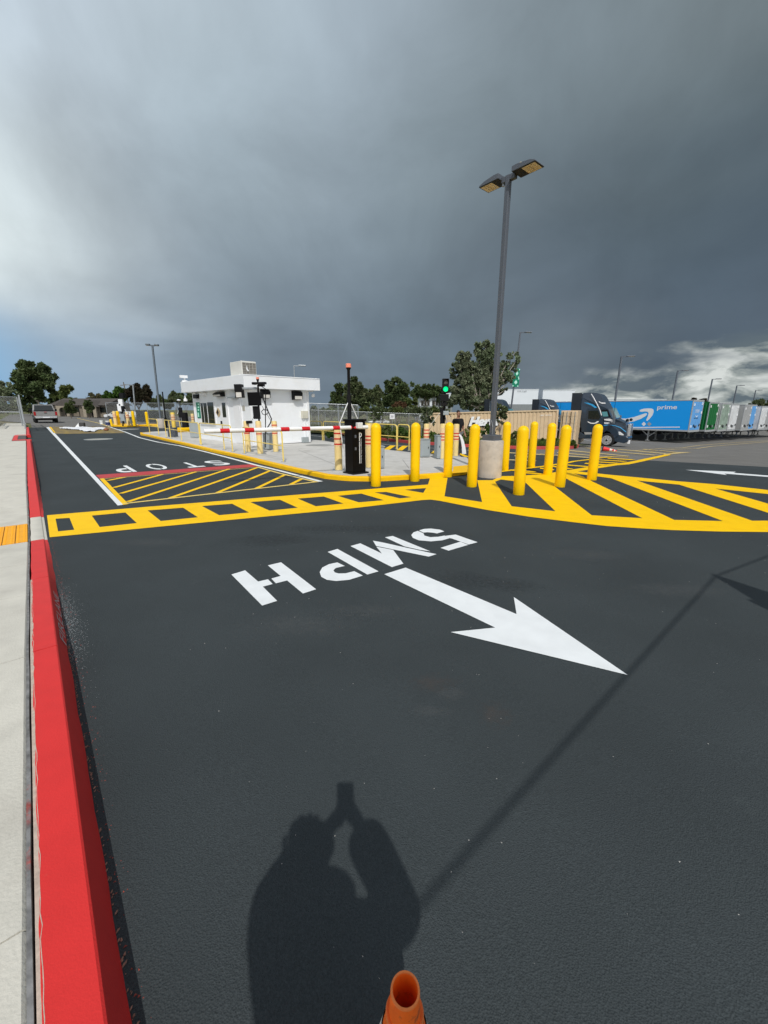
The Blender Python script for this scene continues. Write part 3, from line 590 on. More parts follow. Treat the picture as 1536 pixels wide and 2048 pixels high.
striped(910.5, 912.5, hpx(910.5, 912.5, HI, 848), 'cream banded bollard right behind the third yellow bollard, near the man')
striped(497, 904, hpx(497, 904, HI, 842), 'cream bollard at the booth corner, left of the three there', bands=(.42,))
striped(521, 908, hpx(521, 908, HI, 842), 'cream bollard at the booth corner, front one of the three there', bands=(.42,))
striped(552, 904, hpx(552, 904, HI, 842), 'cream bollard at the booth corner, right one of the three there', bands=(.12, .42))
# ---- big light pole
lc = Vector((2.80, 10.72)); zb = G(*lc)
t = Th('street_lamp', 'tall square dark lamp post with two box heads on a round concrete base', 'street lamp', (lc.x, lc.y, zb), math.atan2(-KA.y, -KA.x))
hb = Z((lc.x, lc.y-.3), 882)-zb
MB().lathe([(.305, 0), (.305, .05), (.302, hb-.03), (.29, hb-.005), (.27, hb), (.01, hb)], n=48).build('concrete_base', M_cbase, t, smooth=True)
MB().box(-.175, .175, -.175, .175, hb, hb+.135).build('base_cover', M_bronze, t, bevel=.008)
ztop = 6.66
MB().box(-.055, .055, -.055, .055, hb, ztop-zb+.06).build('pole', M_bronze, t, bevel=.012)
MB().tube([(.05, -.075, hb+.15), (.05, -.075, hb+.35), (.01, -.072, hb+.5)], .006).build('cable', M_gal, t)
for sg in (-1, 1):
    zh = ztop-zb; x0, x1 = (.19, .76) if sg > 0 else (.15, .68)
    MB().box(min(.06*sg, x0*sg), max(.06*sg, x0*sg), -.055, .055, zh-.06, zh+.05).build('arm', M_bronze, t, bevel=.006)
    mb = MB(); pr = [(x0, -.0), (x0, .105), (x0+.12, .11), (x1-.14, .075), (x1-.02, .03), (x1, .0)]
    vs = []; 
    for w, k in ((-.19, 1), (.19, 1)):
        for x, z in pr: vs.append((x*sg, w, zh+z))
    for x, z in pr: pass
    n = len(pr); fs = [tuple(range(n)), tuple(range(2*n-1, n-1, -1))]+[(i, i+n, (i+1) % n+n, (i+1) % n) for i in range(n)]
    if sg < 0: fs = [f[::-1] for f in fs]
    mb.add(vs, fs); hd = mb.build('lamp_head', M_bronze, t, bevel=.008)
    xs = sorted((x0*sg+.012*sg, x1*sg-.012*sg)); MB().box(xs[0], xs[1], -.178, .178, zh-.006, zh+.001).build('housing', mat('lamp_under_black', (.02, .019, .016), .6), hd)
    xa, xb = (x1-.34, x1-.035); xs = sorted((xa*sg, xb*sg)); MB().box(xs[0], xs[1], -.155, .155, zh-.012, zh-.0065).build('lens', M_lens, hd)
    mb = MB(); cx = (xa+xb)/2
    for yy in (-.07, .07):
        mb.box(cx*sg-.10, cx*sg+.10, yy-.045, yy-.037, zh-.015, zh-.012); mb.box(cx*sg-.10, cx*sg+.10, yy+.03, yy+.038, zh-.015, zh-.012); mb.box(cx*sg-.004, cx*sg+.004, yy-.04, yy+.035, zh-.015, zh-.012)
    mb.build('led_strip', mat('led_strip', (.50, .36, .17), .6), hd)
MB().lathe([(.035, 0), (.035, .05), (.028, .075), (.001, .08)], (.30, -.02, ztop-zb+.11), 14).build('photocell', mat('photocell', (.85, .72, .42), .5), t)
MB().lathe([(.03, 0), (.03, .05), (.001, .05)], (-.13, 0, ztop-zb-.11), 12).build('sensor', M_gal, t)
# ---- other street lamps
def lamp(u0, v0, zt, u1, v1, label, D=None, heads=1, dirv=(1, 0), r=.07, m=M_bronze, armlen=.9, group='slim street lamps around the lot', slim=True):
    b = PD(u0, v0, D) if D else P(u0, v0); b = Vector((b.x, b.y, G(b.x, b.y))); top = Z(b, v1); d = Vector(dirv).normalized()
    tp = PD(u1, v1, b.y); lean = math.atan2(tp.x-b.x, top-b.z)
    t = Th('street_lamp', label, 'street lamp', b, 0, group, rot=(0, lean, 0)); h = top-b.z
    MB().box(-r, r, -r, r, 0, h).build('pole', m, t)
    for s in ((1, -1) if heads == 2 else (1,)):
        e = Vector((d.x*s, d.y*s, 0)); MB().ob(Vector((0, 0, h-.09))-Vector((-e.y, e.x, 0))*.05, e*armlen*.5, Vector((-e.y, e.x, 0))*.1, (0, 0, .1)).build('arm', m, t)
        o = e*armlen*.45; hh = MB().ob(o+Vector((0, 0, h-.05))-Vector((-e.y, e.x, 0))*.2, e*armlen*.75, Vector((-e.y, e.x, 0))*.4, (0, 0, .14)).build('lamp_head', m, t, bevel=.03)
        MB().ob(o+e*armlen*.2+Vector((0, 0, h-.062))-Vector((-e.y, e.x, 0))*.15, e*armlen*.5, Vector((-e.y, e.x, 0))*.3, (0, 0, .011)).build('lens', M_lens, hh)
    return t
t = lamp(323, 856, 0, 304.5, 690, 'grey lamp post with two heads, leaning left, left of the guard booth', heads=2, dirv=(1, .2), r=.062, m=mat('slate_metal', (.16, .19, .22), .45, .3, .05, 3), armlen=.42)
MB().lathe([(.31, 0), (.31, .80), (.29, .83), (.01, .83)], (0, 0, 0), 28).build('concrete_base', M_cbase, t, smooth=True)
t = lamp(1021, 800, 0, 1041, 664, 'dark lamp post behind the container with two green signs', D=58, dirv=(1, -.1), r=.09, armlen=1.2)
for v0, v1, w in ((738, 755.5, 9.6), (756.5, 773, 12.5)):
    c = hitlocal(t, (1034 if v0 < 750 else 1031.5), (v0+v1)/2, 1, -.14); hh = (v1-v0)*58/815/2; ww = w*58/815/2
    s = MB().box(c.x-ww, c.x+ww, -.16, -.13, c.z-hh, c.z+hh).build('sign_plate', mat('sign_green', (.0, .22, .12), .5), t)
    m1 = MB(); m1.prism([(c.x+x*ww, -.165, c.z+z*hh) for x, z in ((0, .5), (.45, .1), (.45, -.1), (0, -.45), (-.45, -.1), (-.45, .1))], (0, -.01, 0))
    for x, z in ((-.75, .8), (.75, .8), (-.75, -.8), (.75, -.8)): m1.box(c.x+(x-.18)*ww, c.x+(x+.18)*ww, -.175, -.165, c.z+(z-.14)*hh, c.z+(z+.14)*hh)
    m1.build('emblem', mat('sign_pale', (.5, .85, .72), .5), s)
for (u0, v0, u1, v1, D, lb) in ((1228, 808, 1243.5, 713, 56, 'thin lamp post behind the dark blue truck cab'), (1343, 803, 1356, 741, 72, 'thin lamp post above the right end of the blue trailer'), (1413, 812, 1425, 758, 88, 'thin lamp post above the green and white trailers'), (1464, 818, 1474, 771, 104, 'thin lamp post above the farther blue trailer'), (1503, 822, 1511.5, 780.5, 122, 'thin lamp post nearest the right edge of the picture')):
    lamp(u0, v0, 0, u1, v1, lb, D=D, dirv=(1, -.4), r=.095, armlen=1.25)
lamp(588, 770, 0, 588, 731, 'pale lamp post with a level arm seen over the booth roof', D=62, dirv=(1, .1), r=.05, m=M_gal, armlen=1.4)
lamp(271, 832, 0, 266, 770, 'old thin street lamp before the dark brown tree', D=92, dirv=(-1, .3), r=.10, m=M_gal, armlen=1.8)
b = P(263, 832); b = PD(263, 832, 110); b.z = G(b.x, b.y)
t = Th('utility_pole', 'leaning wooden utility pole far off before the dark brown tree', 'pole', b, rot=(0, -.09, 0)); MB().tube([(0, 0, 0), (0, 0, 9)], [.16, .11], 8).build('shaft', M_bark, t); MB().box(-1, 1, -.06, .06, 8.2, 8.35).build('crossarm', M_bark, t)
# ---- guard booth
HC = P(507, 891, HI); HC.z = G(HC.x, HC.y)+HI
hs = Th('guard_booth', 'white flat-roofed guard booth with dark windows on the concrete island', 'building', HC, math.atan2(.70, .715))
HWd, HL = 3.05, 6.6
def fr_(u, v): p = hitlocal(hs, u, v, 1, 0); return p.x, p.z
def fl_(u, v): p = hitlocal(hs, u, v, 0, 0); return p.y, p.z
ov = .42; pz0 = Z(hs.M @ Vector((-ov, -ov, 0)), 776)-HC.z; pz1 = Z(hs.M @ Vector((-ov, -ov, 0)), 748)-HC.z
MB().box(0, HWd, 0, HL, 0, pz0+.01).build('wall', M_wallw, hs)
MB().box(-ov, HWd+ov, -ov, HL+ov, pz0, pz1).build('roof', M_wallw, hs, bevel=.012)
mb = MB()
for x0, x1, y0, y1 in ((-.02, .07, -.02, .07), (HWd-.07, HWd+.02, -.02, .07), (-.02, .07, HL-.07, HL+.02)): mb.box(x0, x1, y0, y1, -.0, pz0-.003)
mb.box(-.015, HWd+.015, -.015, .0, .0, .08); mb.box(-.015, 0, .07, HL-.07, .0, .08); mb.build('corner_trim', M_trimw, hs)
def L(nm, u0, v0, u1, v1, m, d=.03, par=None, out=.0, vt=None):     # box on the left face traced by its rectangle
    a = fl_(u0, (v0+v1)/2)[0]; b = fl_(u1, (v0+v1)/2)[0]; z0 = fl_((u0+u1)/2, v1)[1]; z1 = fl_((u0+u1)/2, v0)[1]
    return MB().box(-d-out, -out, min(a, b), max(a, b), z0, z1).build(nm, m, par or hs)
def Rr(nm, u0, v0, u1, v1, m, d=.03, par=None, out=.0, bev=0):
    a = fr_(u0, (v0+v1)/2)[0]; b = fr_(u1, (v0+v1)/2)[0]; z0 = fr_((u0+u1)/2, v1)[1]; z1 = fr_((u0+u1)/2, v0)[1]
    return MB().box(min(a, b), max(a, b), -d-out, -out, z0, z1).build(nm, m, par or hs, bevel=bev)
w = L('window', 402.5, 803.5, 431.5, 847, M_trimw, .03)
L('pane', 404, 806, 408.5, 845, M_glass, .008, w, .03); L('pane', 409.6, 806, 416, 845.5, M_glass, .008, w, .03); L('pane', 417.6, 804.5, 429.5, 846.5, M_glass, .008, w, .03)
L('sill', 402, 847, 432, 849, M_trimw, .06, w, .0)
dr1 = L('door', 443.5, 801, 457, 880, M_trimw, .035); L('window', 446.2, 805.5, 453, 834.5, M_glass, .008, dr1, .035); L('handle', 444.4, 842, 446, 848, M_blk, .05, dr1, .035)
MBf = L('door_frame', 457.6, 799, 459.2, 881, M_trimw, .05)
dr2 = L('door', 470.5, 799, 482.5, 885, M_trimw, .035); L('awning', 463.5, 793.5, 477.5, 796.5, M_grey, .22); L('door_frame', 484, 797, 486, 886, M_trimw, .05)
sg = L('green_sign', 394, 804.5, 402.3, 836.5, MC['sign_green'], .02)
for v0, v1 in ((807, 810.5), (813, 816), (818.5, 821.5), (825, 834)): L('lettering', 396.4, v0, 399, v1, MC['sign_pale'], .005, sg, .021)
y0, z0 = fl_(437.2, 825); dm = MB().prism([(-.012, y0-.32, z0), (-.012, y0, z0+.24), (-.012, y0+.32, z0), (-.012, y0, z0-.24)], (-.008, 0, 0)).build('hazard_placard', mat('placard_tan', (.55, .42, .25), .6), hs)
MB().prism([(-.021, y0-.06, z0), (-.021, y0+.05, z0+.16), (-.021, y0+.2, z0), (-.021, y0+.05, z0-.14)], (-.004, 0, 0)).build('symbol', M_blk, dm)
L('notice', 485.3, 811.5, 489.8, 821.5, mat('notice_board', (.42, .40, .34), .6), .02)
L('camera', 406, 785, 413, 791, M_trimw, .18); L('speaker', 391, 789, 398.5, 797, M_blk, .14)
def wallpack(u0, v0, u1, v1, left):
    f = fl_ if left else fr_
    a = f(u0, (v0+v1)/2)[0]; b = f(u1, (v0+v1)/2)[0]; zz0 = f((u0+u1)/2, v1)[1]; zz1 = f((u0+u1)/2, v0)[1]; a, b = min(a, b), max(a, b)
    def pt(x, d, z): return (-d, x, z) if left else (x, -d, z)
    mb = MB(); mb.prism([pt(a, 0, zz0), pt(a, .22, zz0+.03), pt(a, .24, zz1-.09), pt(a, .1, zz1), pt(a, 0, zz1)], Vector(pt(b, 0, 0))-Vector(pt(a, 0, 0)))
    l = mb.build('wall_light', M_blk, hs, bevel=.006); m2 = MB(); c = zz0+(zz1-zz0)*.06; e_ = zz0+(zz1-zz0)*.42
    m2.prism([pt(a+.04, .221, c), pt(a+.04, .236, e_), pt(a+.04, .245, e_), pt(a+.04, .235, c)], Vector(pt(b-.08, 0, 0))-Vector(pt(a, 0, 0))); m2.build('lens', mat('wall_light_glass', (.62, .60, .55), .3), l)
wallpack(520.5, 779, 536, 797, False); wallpack(583, 782, 600, 800, False); wallpack(434.5, 784, 450, 793.5, True)
jb = Rr('junction_box', 602, 821.5, 614, 836.5, mat('beige_box', (.62, .60, .50), .6), .12, bev=.008); Rr('conduit', 609.4, 836.5, 611.8, 874, M_trimw, .04); Rr('junction_box', 603, 874, 615, 885, M_grey, .12, bev=.008)
Rr('conduit', 614.6, 781, 616.4, 884, M_trimw, .04)
a0 = fr_(616, 800); MB().sphere((HWd+.22, -.1, fr_(616, 791)[1]), .09).build('dome_camera', M_trimw, hs, smooth=True); MB().tube([(HWd-.0, -.1, fr_(616, 787)[1]+.1), (HWd+.22, -.1, fr_(616, 787)[1]+.1)], .02).build('bracket', M_trimw, hs)
zd = fl_(400, 787)[1]; MB().lathe([(.10, -.1), (.10, 0), (.03, .09), (.02, .25)], (-.3, HL+.3, pz0-.35), 14).build('dome_camera', M_trimw, hs, smooth=True)
mb = MB(); mb.lathe([(.16, 0), (.16, .07), (.05, .1), (.05, .3)], (-.25, HL+.25, pz1), 14); mb.box(-.5, -.12, HL+.1, HL+.24, pz1+.2, pz1+.34); mb.build('roof_camera', M_trimw, hs)
for k in range(1, 3): MB().box(HWd*k/3-.006, HWd*k/3+.006, -.005, 0, .08, pz0-.003).build('panel_seam', M_trimw, hs)
for k in (.18, .52, .75): MB().box(-.005, 0, HL*k-.006, HL*k+.006, .08, pz0-.003).build('panel_seam', M_trimw, hs)
MB().box(-ov+.0, HWd+ov, -ov-.006, -ov, pz1-.05, pz1-.035).build('flashing', M_gal, hs)
# rooftop cooler
def rf(u, v, y): return hitlocal(hs, u, v, 1, y)
yb = .9; p0 = rf(484, 748, yb); p1 = rf(513.5, 748, yb); zt = rf(498, 722.5, yb).z
xA = p0.x; xB = p1.x
ac = MB().box(xA, xB, yb, yb+1.15, pz1, zt).build('air_cooler', mat('cooler_cream', (.66, .65, .60), .6, 0, .06, 3), hs, bevel=.02)
mb = MB(); gx = xB-xA
MB().box(xA+.07*gx, xB-.04*gx, yb-.012, yb, pz1+.04, zt-.07).build('louvre_panel', mat('louvre_grey', (.17, .16, .14), .7, 0, .2, 8), ac)
for k in range(1, 4): x = xA+.07*gx+(gx*.89)*k/4; mb.box(x-.008, x+.008, yb-.024, yb-.012, pz1+.04, zt-.07)
for k in range(1, 5): z = pz1+.04+(zt-.11-pz1)*k/5; mb.box(xA+.07*gx, xB-.04*gx, yb-.022, yb-.014, z-.006, z+.006)
mb.build('louvre_bars', mat('louvre_bar', (.38, .36, .32), .6), ac)
MB().prism([(xA+gx*.34, yb-.028, pz1+.5), (xA+gx*.30, yb-.028, pz1+.33), (xA+gx*.40, yb-.028, pz1+.22), (xA+gx*.45, yb-.028, pz1+.30), (xA+gx*.38, yb-.028, pz1+.30)], (0, -.01, 0)).build('emblem', M_trimw, ac)
# ---- gate
cc = P(706.5, 949, HI); rc = P(737, 945, HI); e1 = Vector((.76152, .64814, 0)); wd = .40
gate = Th('gate_barrier', 'black barrier cabinet with red and white striped boom across the lane', 'barrier gate', (cc.x, cc.y, cc.z), math.atan2(e1.y, e1.x))
Hc = Z(cc, 841)-cc.z
MB().box(-.04, wd+.06, -.05, .40, 0, .035).build('base_plate', M_blk, gate)
body = MB().box(0, wd, 0, .34, .035, Hc-.02).build('cabinet', M_blkg, gate, bevel=.01)
MB().box(-.02, wd+.02, -.03, .37, Hc-.02, Hc+.03).build('lid', M_blkg, gate, bevel=.008)
sil = mat('white_logo', (.72, .74, .75), .5)
def cl(u, v): p = hitlocal(gate, u, v, 1, 0); return p.x, p.z
lg = MB(); xa = wd*.50; zt = Hc-.29
lg.box(xa, xa+.022, -.003, -.001, zt-.22, zt); lg.box(xa, xa+.022, -.003, -.001, .26, zt-.235)
pts = [(xa+.018+.062*math.sin(a), zt-.062+.062*math.cos(a)) for a in np.linspace(0, math.pi, 12)]
inn_ = [(xa+.018+.040*math.sin(a), zt-.062+.040*math.cos(a)) for a in np.linspace(math.pi, 0, 12)]
lg.prism([(x, -.003, z) for x, z in pts+inn_], (0, .002, 0)); lg.build('logo', sil, body)
M_ = gate.M; text('Intelligent Data Systems', M_ @ Vector((xa+.040, -.003, zt-.16)), (M_.to_3x3() @ Vector((0, 0, -(zt-.16-.26)))), (M_.to_3x3() @ Vector((.036, 0, 0))), 'lettering', sil, body, True, thick=.01)
for z in (Hc-.42, Hc-.72): MB().box(.06, .11, -.012, 0, z, z+.07).build('lock', M_bronze, body)
za = Z(cc, 855.2); A1 = PZ(735, 854.2, za); A2 = PZ(408, 862.6, za); dA = (A1-A2).normalized()
rim = M_.inverted()
def armseg(u0, u1, m, nm, par, r0=.0):
    def at(u):
        k = (u-408)/(735-408); a = A2+(A1-A2)*((PZ(u, 862.6-(8.4)*k, za)-A2).length/(A1-A2).length); return a
    a, b = at(u0), at(u1); n_ = Vector((-dA.y, dA.x, 0)); q = MB(); r = .047+r0
    q.tube([a, b], r, 14); q.v = [(x, y, z) for x, y, z in q.v]; return q.build(nm, m, par, world=True, smooth=True)
boom = armseg(408, 735, M_warm, 'boom', gate)
for u0, u1 in ((440, 459), (489, 507.5), (561, 578), (603, 619), (665, 678.6), (701, 714)): armseg(u0, u1, M_red, 'red_band', boom, .0015)
mb = MB()
for u in (527, 530, 535, 539, 634, 637, 642, 645):
    k = (u-408)/(735-408); a = PZ(u, 862.6-8.4*k-1.0, za); MB().sphere(a-Vector((0, .045, 0)), .009, 6, 5).build('bolt', M_blk, boom, world=True)
pm = PZ(722, 854, za); MB().box(wd*.25, wd*.62, -.10, -.0, Hc-.19, Hc-.05).build('boom_clamp', M_warm, gate, bevel=.01)
# mast with red beacon behind the cabinet
mbse = gate.M @ Vector((.235, .44, 0)); mt = Th('beacon_mast', 'black mast with red beacon on top and two pale braces behind the gate cabinet', 'beacon mast', mbse)
hm = Z(mbse, 735)-mbse.z
MB().tube([(0, 0, 0), (0, 0, Hc+.62)], .052, 14).build('mast', M_blk, mt, smooth=True); MB().lathe([(.036, Hc+.60), (.036, hm-.06), (.062, hm-.02), (.062, hm)], n=14).build('upper_pole', M_blk, mt, smooth=True)
MB().lathe([(.068, hm), (.068, hm+.075), (.055, hm+.09), (.001, hm+.092)], n=16).build('beacon', M_rbeac, mt, smooth=True)
zz = Z(mbse, 806)-mbse.z
for sx in (-1, 1):
    q = e1*sx*.30; q2 = e1*sx*.15; MB().tube([(e1.x*sx*.045, e1.y*sx*.045, zz), (q.x, q.y, Hc-.06), (q2.x, q2.y, .05)], .013, 8).build('brace', M_trimw, mt, smooth=True)
# ---- handrails
def rail(posts, label, tops, mids, z=HI, back=False, r=.021):
    B = [P(u, v, z) for u, v in posts]; b0 = B[0]; t = Th('handrail', label, 'handrail', b0, 0, 'yellow pipe handrails on the island edges')
    hts = [Z(b, tv)-b.z for b, tv in zip(B, tops)]; h = sum(hts)/len(hts); h = min(max(h, .85), 1.15)
    L = [b-b0 for b in B]; a = L[0]; e = L[-1]; dd = (e-a).normalized(); up = Vector((0, 0, 1)); R_ = .12
    def arc(c, d0, d1): return [c+d0*math.cos(q)*R_+d1*math.sin(q)*R_ for q in (0, .4, .8, 1.2, math.pi/2)]
    pts = [a]+arc(a+up*(h-R_)+dd*R_, -dd, up)+arc(e+up*(h-R_)-dd*R_, up, dd)+[e]
    MB().tube(pts, r, 10).build('frame', M_rail, t, smooth=True)
    MB().tube([a+up*h*.52, e+up*h*.52], r*.8, 8).build('mid_rail', M_rail, t, smooth=True)
    for q in L[1:-1]: MB().tube([q, q+up*h], r, 8).build('post', M_rail, t, smooth=True)
    for q in L: MB().ob(q+Vector((-.06, -.06, 0)), (.12, 0, 0), (0, .12, 0), (0, 0, .012)).build('foot_plate', M_gal, t)
    return h
rail([(300, 868), (318, 870.9)], 'short yellow handrail at the pointed far left end of the island', [837, 839], 0)
rail([(333, 875), (341.6, 876.8), (363.7, 881.7), (401, 889.2)], 'yellow handrail in front of the large grey cabinet left of the booth', [841, 841.5, 842, 844.5], 0)
rail([(403, 889.7), (449, 899), (465.5, 903.5)], 'yellow handrail in front of the booth windows and doors', [845, 850, 851.5], 0)
rail([(489, 907), (567, 923.6)], 'yellow handrail in front of the three cream bollards, under the boom', [854, 862], 0)
rail([(560, 872), (601, 875.5), (645, 880.9)], 'yellow handrail on the far island edge right behind the booth', [839, 841, 843.5], 0)
rail([(648, 881), (724, 890), (793, 898)], 'yellow handrail on the far island edge behind the gate cabinet', [843.5, 846, 849], 0)
rail([(795, 898.3), (818, 901)], 'short yellow handrail on the far island edge, its right end', [849, 850], 0)
# ---- camera / reader masts
def cable(mb, pts, r=.012): mb.tube(pts, r, 6)
gm = P(516, 912, HI); gm = P(520, 903, HI); t = Th('camera_mast', 'black camera and reader mast with hanging cables before the booth corner', 'camera mast', gm, rot=(0, -.02, 0))
def rel(u, v, dy=0.): p = PD(u, v, gm.y+dy); return t.M.inverted() @ p
hm = Z(gm, 764)-gm.z
MB().tube([(0, 0, 0), rel(516, 770)], .035, 10).build('mast', M_blk, t, smooth=True)
q = rel(515, 756); MB().lathe([(.055, 0), (.055, .07), (.001, .08)], q-Vector((0, 0, .04)), 12).build('beacon', M_rbeac, t, smooth=True)
MB().lathe([(.03, 0), (.055, .1)], q-Vector((0, 0, .14)), 10).build('beacon_base', M_blk, t)
def bxpx(nm, u0, v0, u1, v1, m, d0, d1, par, dy=0.):
    a = rel(u0, v1, dy); b = rel(u1, v0, dy); return MB().box(a.x, b.x, a.y+d0, a.y+d1, a.z, b.z).build(nm, m, par, bevel=.012)
bxpx('reader_box', 500.5, 784.5, 522, 811.5, M_blkg, -.22, -.05, t)
bxpx('camera', 508, 764.5, 534, 769.5, M_blk, -.25, -.05, t, -.05); bxpx('camera', 517, 767, 528, 773, M_blk, -.1, .12, t); bxpx('camera', 508.5, 765, 513, 770, M_blk, -.3, .0, t)
bxpx('arm', 484, 774, 513, 779, M_gal, -.05, .05, t); bxpx('floodlight', 471.5, 768.5, 484.5, 782.5, M_blk, -.15, .15, t); l = bxpx('floodlight', 472, 782, 486, 796, M_blk, -.08, .15, t); bxpx('lens', 474, 784, 484, 795, MC['wall_light_glass'], -.10, -.08, l)
bxpx('housing', 509, 812, 519, 838, M_blk, -.12, .03, t); bxpx('low_camera', 497, 841, 506.5, 847, M_blk, -.3, -.1, t)
mb = MB(); cable(mb, [rel(519, 770), rel(531, 778), rel(531, 800), rel(531, 830), rel(531, 854), rel(531, 895)], .018); cable(mb, [rel(515, 782), rel(526, 796), rel(536, 822), rel(543, 838), rel(541, 846), rel(535, 855), rel(530, 870)], .022)
cable(mb, [rel(u, v) for u, v in ((524, 822), (527, 819), (532, 819), (536, 823), (535, 828), (530, 830), (525, 828), (523, 823), (527, 819))], .015); cable(mb, [rel(513, 812), rel(505, 840)], .008); cable(mb, [rel(524, 812), rel(545, 847)], .008)
mb.build('cables', M_blk, t, smooth=True)
def cab(u0, v0, u1, v1, label, m=M_grey, z=HI, dep=.3, nm='utility_cabinet', cat='utility cabinet', group='grey utility cabinets on the islands'):
    a = P(u0, v1, z); b = PD(u1, v1, a.y); h = Z(a, v0)-a.z; w = (b.x-a.x)*.86; t = Th(nm, label, cat, a, .25 if u0 > 600 else -.12, group)
    b_ = MB().box(0, w, 0, dep, .02, h).build('body', m, t, bevel=.01); MB().box(-.012, w+.012, -.02, dep+.02, h, h+.02).build('lid', m, t, bevel=.004)
    MB().box(.03, w-.03, -.008, 0, .07, h-.06).build('door', m, t, bevel=.003); MB().box(w-.08, w-.06, -.02, -.008, h*.5, h*.5+.06).build('handle', M_blk, t); return t
cab(527, 866.5, 543.5, 899.5, 'narrow grey cabinet between the cream bollards at the booth corner')
cab(840.5, 879.5, 864.5, 915, 'squat grey cabinet behind the second yellow bollard')
cab(758, 894, 771.5, 937.5, 'grey cabinet peeking out right of the leftmost yellow bollard')
cab(874, 872, 884, 918, 'slim grey cabinet left of the traffic light mast foot')
cab(381, 845, 407, 876, 'large grey cabinet at the left end of the booth')
cab(336, 856, 354, 874, 'low grey cabinet behind the left handrail', m=M_bronze)
# ---- traffic light
tb = P(885, 914.5, HI); t = Th('traffic_light', 'black traffic light showing green on a cluttered black mast', 'traffic light', tb)
gm = tb
def rel(u, v, dy=0.): p = PD(u, v, gm.y+dy); return t.M.inverted() @ p
MB().tube([(0, 0, 0), (0, 0, Z(tb, 786)-tb.z)], .045, 10).build('mast', M_blk, t, smooth=True); MB().box(-.12, .12, -.12, .12, 0, .12).build('base', M_blk, t, bevel=.02)
h_ = bxpx('signal_head', 883.5, 757.5, 897, 786.5, M_blk, -.16, .02, t)
for u, v, m in ((890.5, 764.5, mat('dark_lens', (.12, .11, .11), .4)), (890, 778.6, mat('green_light', (.0, 1., .30), .4, emit=1.0))):
    c = rel(u, v); s_ = MB().lathe([(.082, 0), (.06, .02), (.001, .025)], (c.x, c.y-.16, c.z), 20, ax=(0, -1, 0)).build('lens', m, h_, smooth=True)
    pr = MB(); n = 14; vs = []
    for k in range(n+1):
        a = math.radians(-20+220*k/n); vs += [(c.x+.095*math.cos(a), c.y-.16, c.z+.095*math.sin(a)), (c.x+.095*math.cos(a), c.y-.27+.04*(1-math.sin(a)), c.z+.095*math.sin(a))]
    pr.add(vs, [(2*k, 2*k+1, 2*k+3, 2*k+2) for k in range(n)]); pr.build('visor', M_blk, h_)
bxpx('control_box', 879.5, 788.5, 896.5, 803, M_blk, -.18, .04, t); bxpx('reader', 880.5, 803.5, 893, 812, M_blk, -.14, .04, t)
bxpx('housing', 880, 815, 886, 848, M_blk, -.1, .05, t); bxpx('camera', 885, 822, 896, 830, M_grey, -.2, -.02, t); bxpx('intercom', 879.5, 850, 884, 858, M_gal, -.16, -.05, t)
mb = MB(); cable(mb, [rel(u, v) for u, v in ((880, 787), (877, 792), (877.5, 805), (880, 820), (884, 845))], .014); cable(mb, [rel(u, v) for u, v in ((895, 806), (896.5, 812), (895, 820), (898, 828), (902, 834))], .012)
cable(mb, [rel(u, v) for u, v in ((884, 812), (890, 835), (894, 850))], .01); mb.build('cables', M_blk, t, smooth=True)
mb = MB(); cable(mb, [rel(886, 812), rel(897, 860)], .012); cable(mb, [rel(894, 815), rel(906, 850)], .005); cable(mb, [rel(880, 826), rel(861, 850)], .005); mb.build('brace', M_trimw, t)
# ---- left far island with its masts and bollards
def slabpx(pts, name, m, h=.13, z0=0):
    w = [P(u, v) for u, v in pts]; MB().prism([(p.x, p.y, G(p.x, p.y)-.05) for p in w], (0, 0, h+.05)).build(name, m, kind='structure', bevel=.02)
slabpx([(222, 853), (246, 854), (277, 853.4), (277, 851), (250, 849.5), (224, 850)], 'island_kerb', M_yk)
slabpx([(278, 852), (315, 854), (335, 853.5), (335, 851), (300, 850)], 'island_kerb', M_yk)
slabpx([(353, 862), (384, 860), (384, 857.5), (353, 858)], 'island_kerb', M_yk)
def ybol(u, v, vt, lb, r=.13, lean=0.):
    b = P(u, v, .1); h = Z(b, vt)-b.z; t = Th('bollard', lb, 'bollard', b, 0, 'small far bollards on the back islands', rot=(0, lean, 0))
    MB().lathe([(r, 0), (r, h-r)]+[(r*math.cos(a), h-r+r*math.sin(a)) for a in (.3, .7, 1.1, 1.4, 1.54)], n=18).build('sleeve', M_bol, t, smooth=True)
ybol(238.5, 850, 821.8, 'far yellow bollard just left of the cream box mast'); ybol(269, 852, 822, 'far yellow bollard before the grey box, right of the cream box mast'); ybol(296, 851.5, 823.3, 'far yellow bollard left of the lamp concrete base'); ybol(224.5, 852, 838, 'short leaning yellow bollard at the end of the far island', .10, -.12)
for u, v, vt, lb in ((231.8, 850.5, 822.5, 'far striped bollard, leftmost on the back island'), (257.5, 851.5, 823.5, 'far striped bollard right of the cream box mast'), (349, 860, 825, 'far striped bollard left of the black kiosk'), (375, 859, 827, 'far striped bollard right of the black kiosk'), (387, 852, 827.5, 'far striped bollard by the left booth corner')):
    tt = striped(u, v, hpx(u, v, .1, vt), lb, z=.1, r=.14, bands=(.32, .52), solid=mat('far_striped_yellow', (.86, .60, .10), .5) if u in (349, 375) else None)
cab(262.5, 838, 271, 851.5, 'small grey box under a far yellow bollard', z=.1)
gm = P(246, 852.5, .1); t = Th('camera_mast', 'far camera mast with cream boxes on the back island', 'camera mast', gm)
MB().tube([(0, 0, 0), rel(246, 795)], .06, 8).build('mast', M_blk, t); bxpx('box', 241, 798.5, 247, 812, M_trimw, -.25, -.05, t); bxpx('box', 239, 808, 244, 822, M_trimw, -.25, -.05, t); bxpx('camera', 241.5, 786, 248, 797, M_blk, -.2, .2, t); bxpx('housing', 243, 813, 249, 822, M_blk, -.2, .1, t)
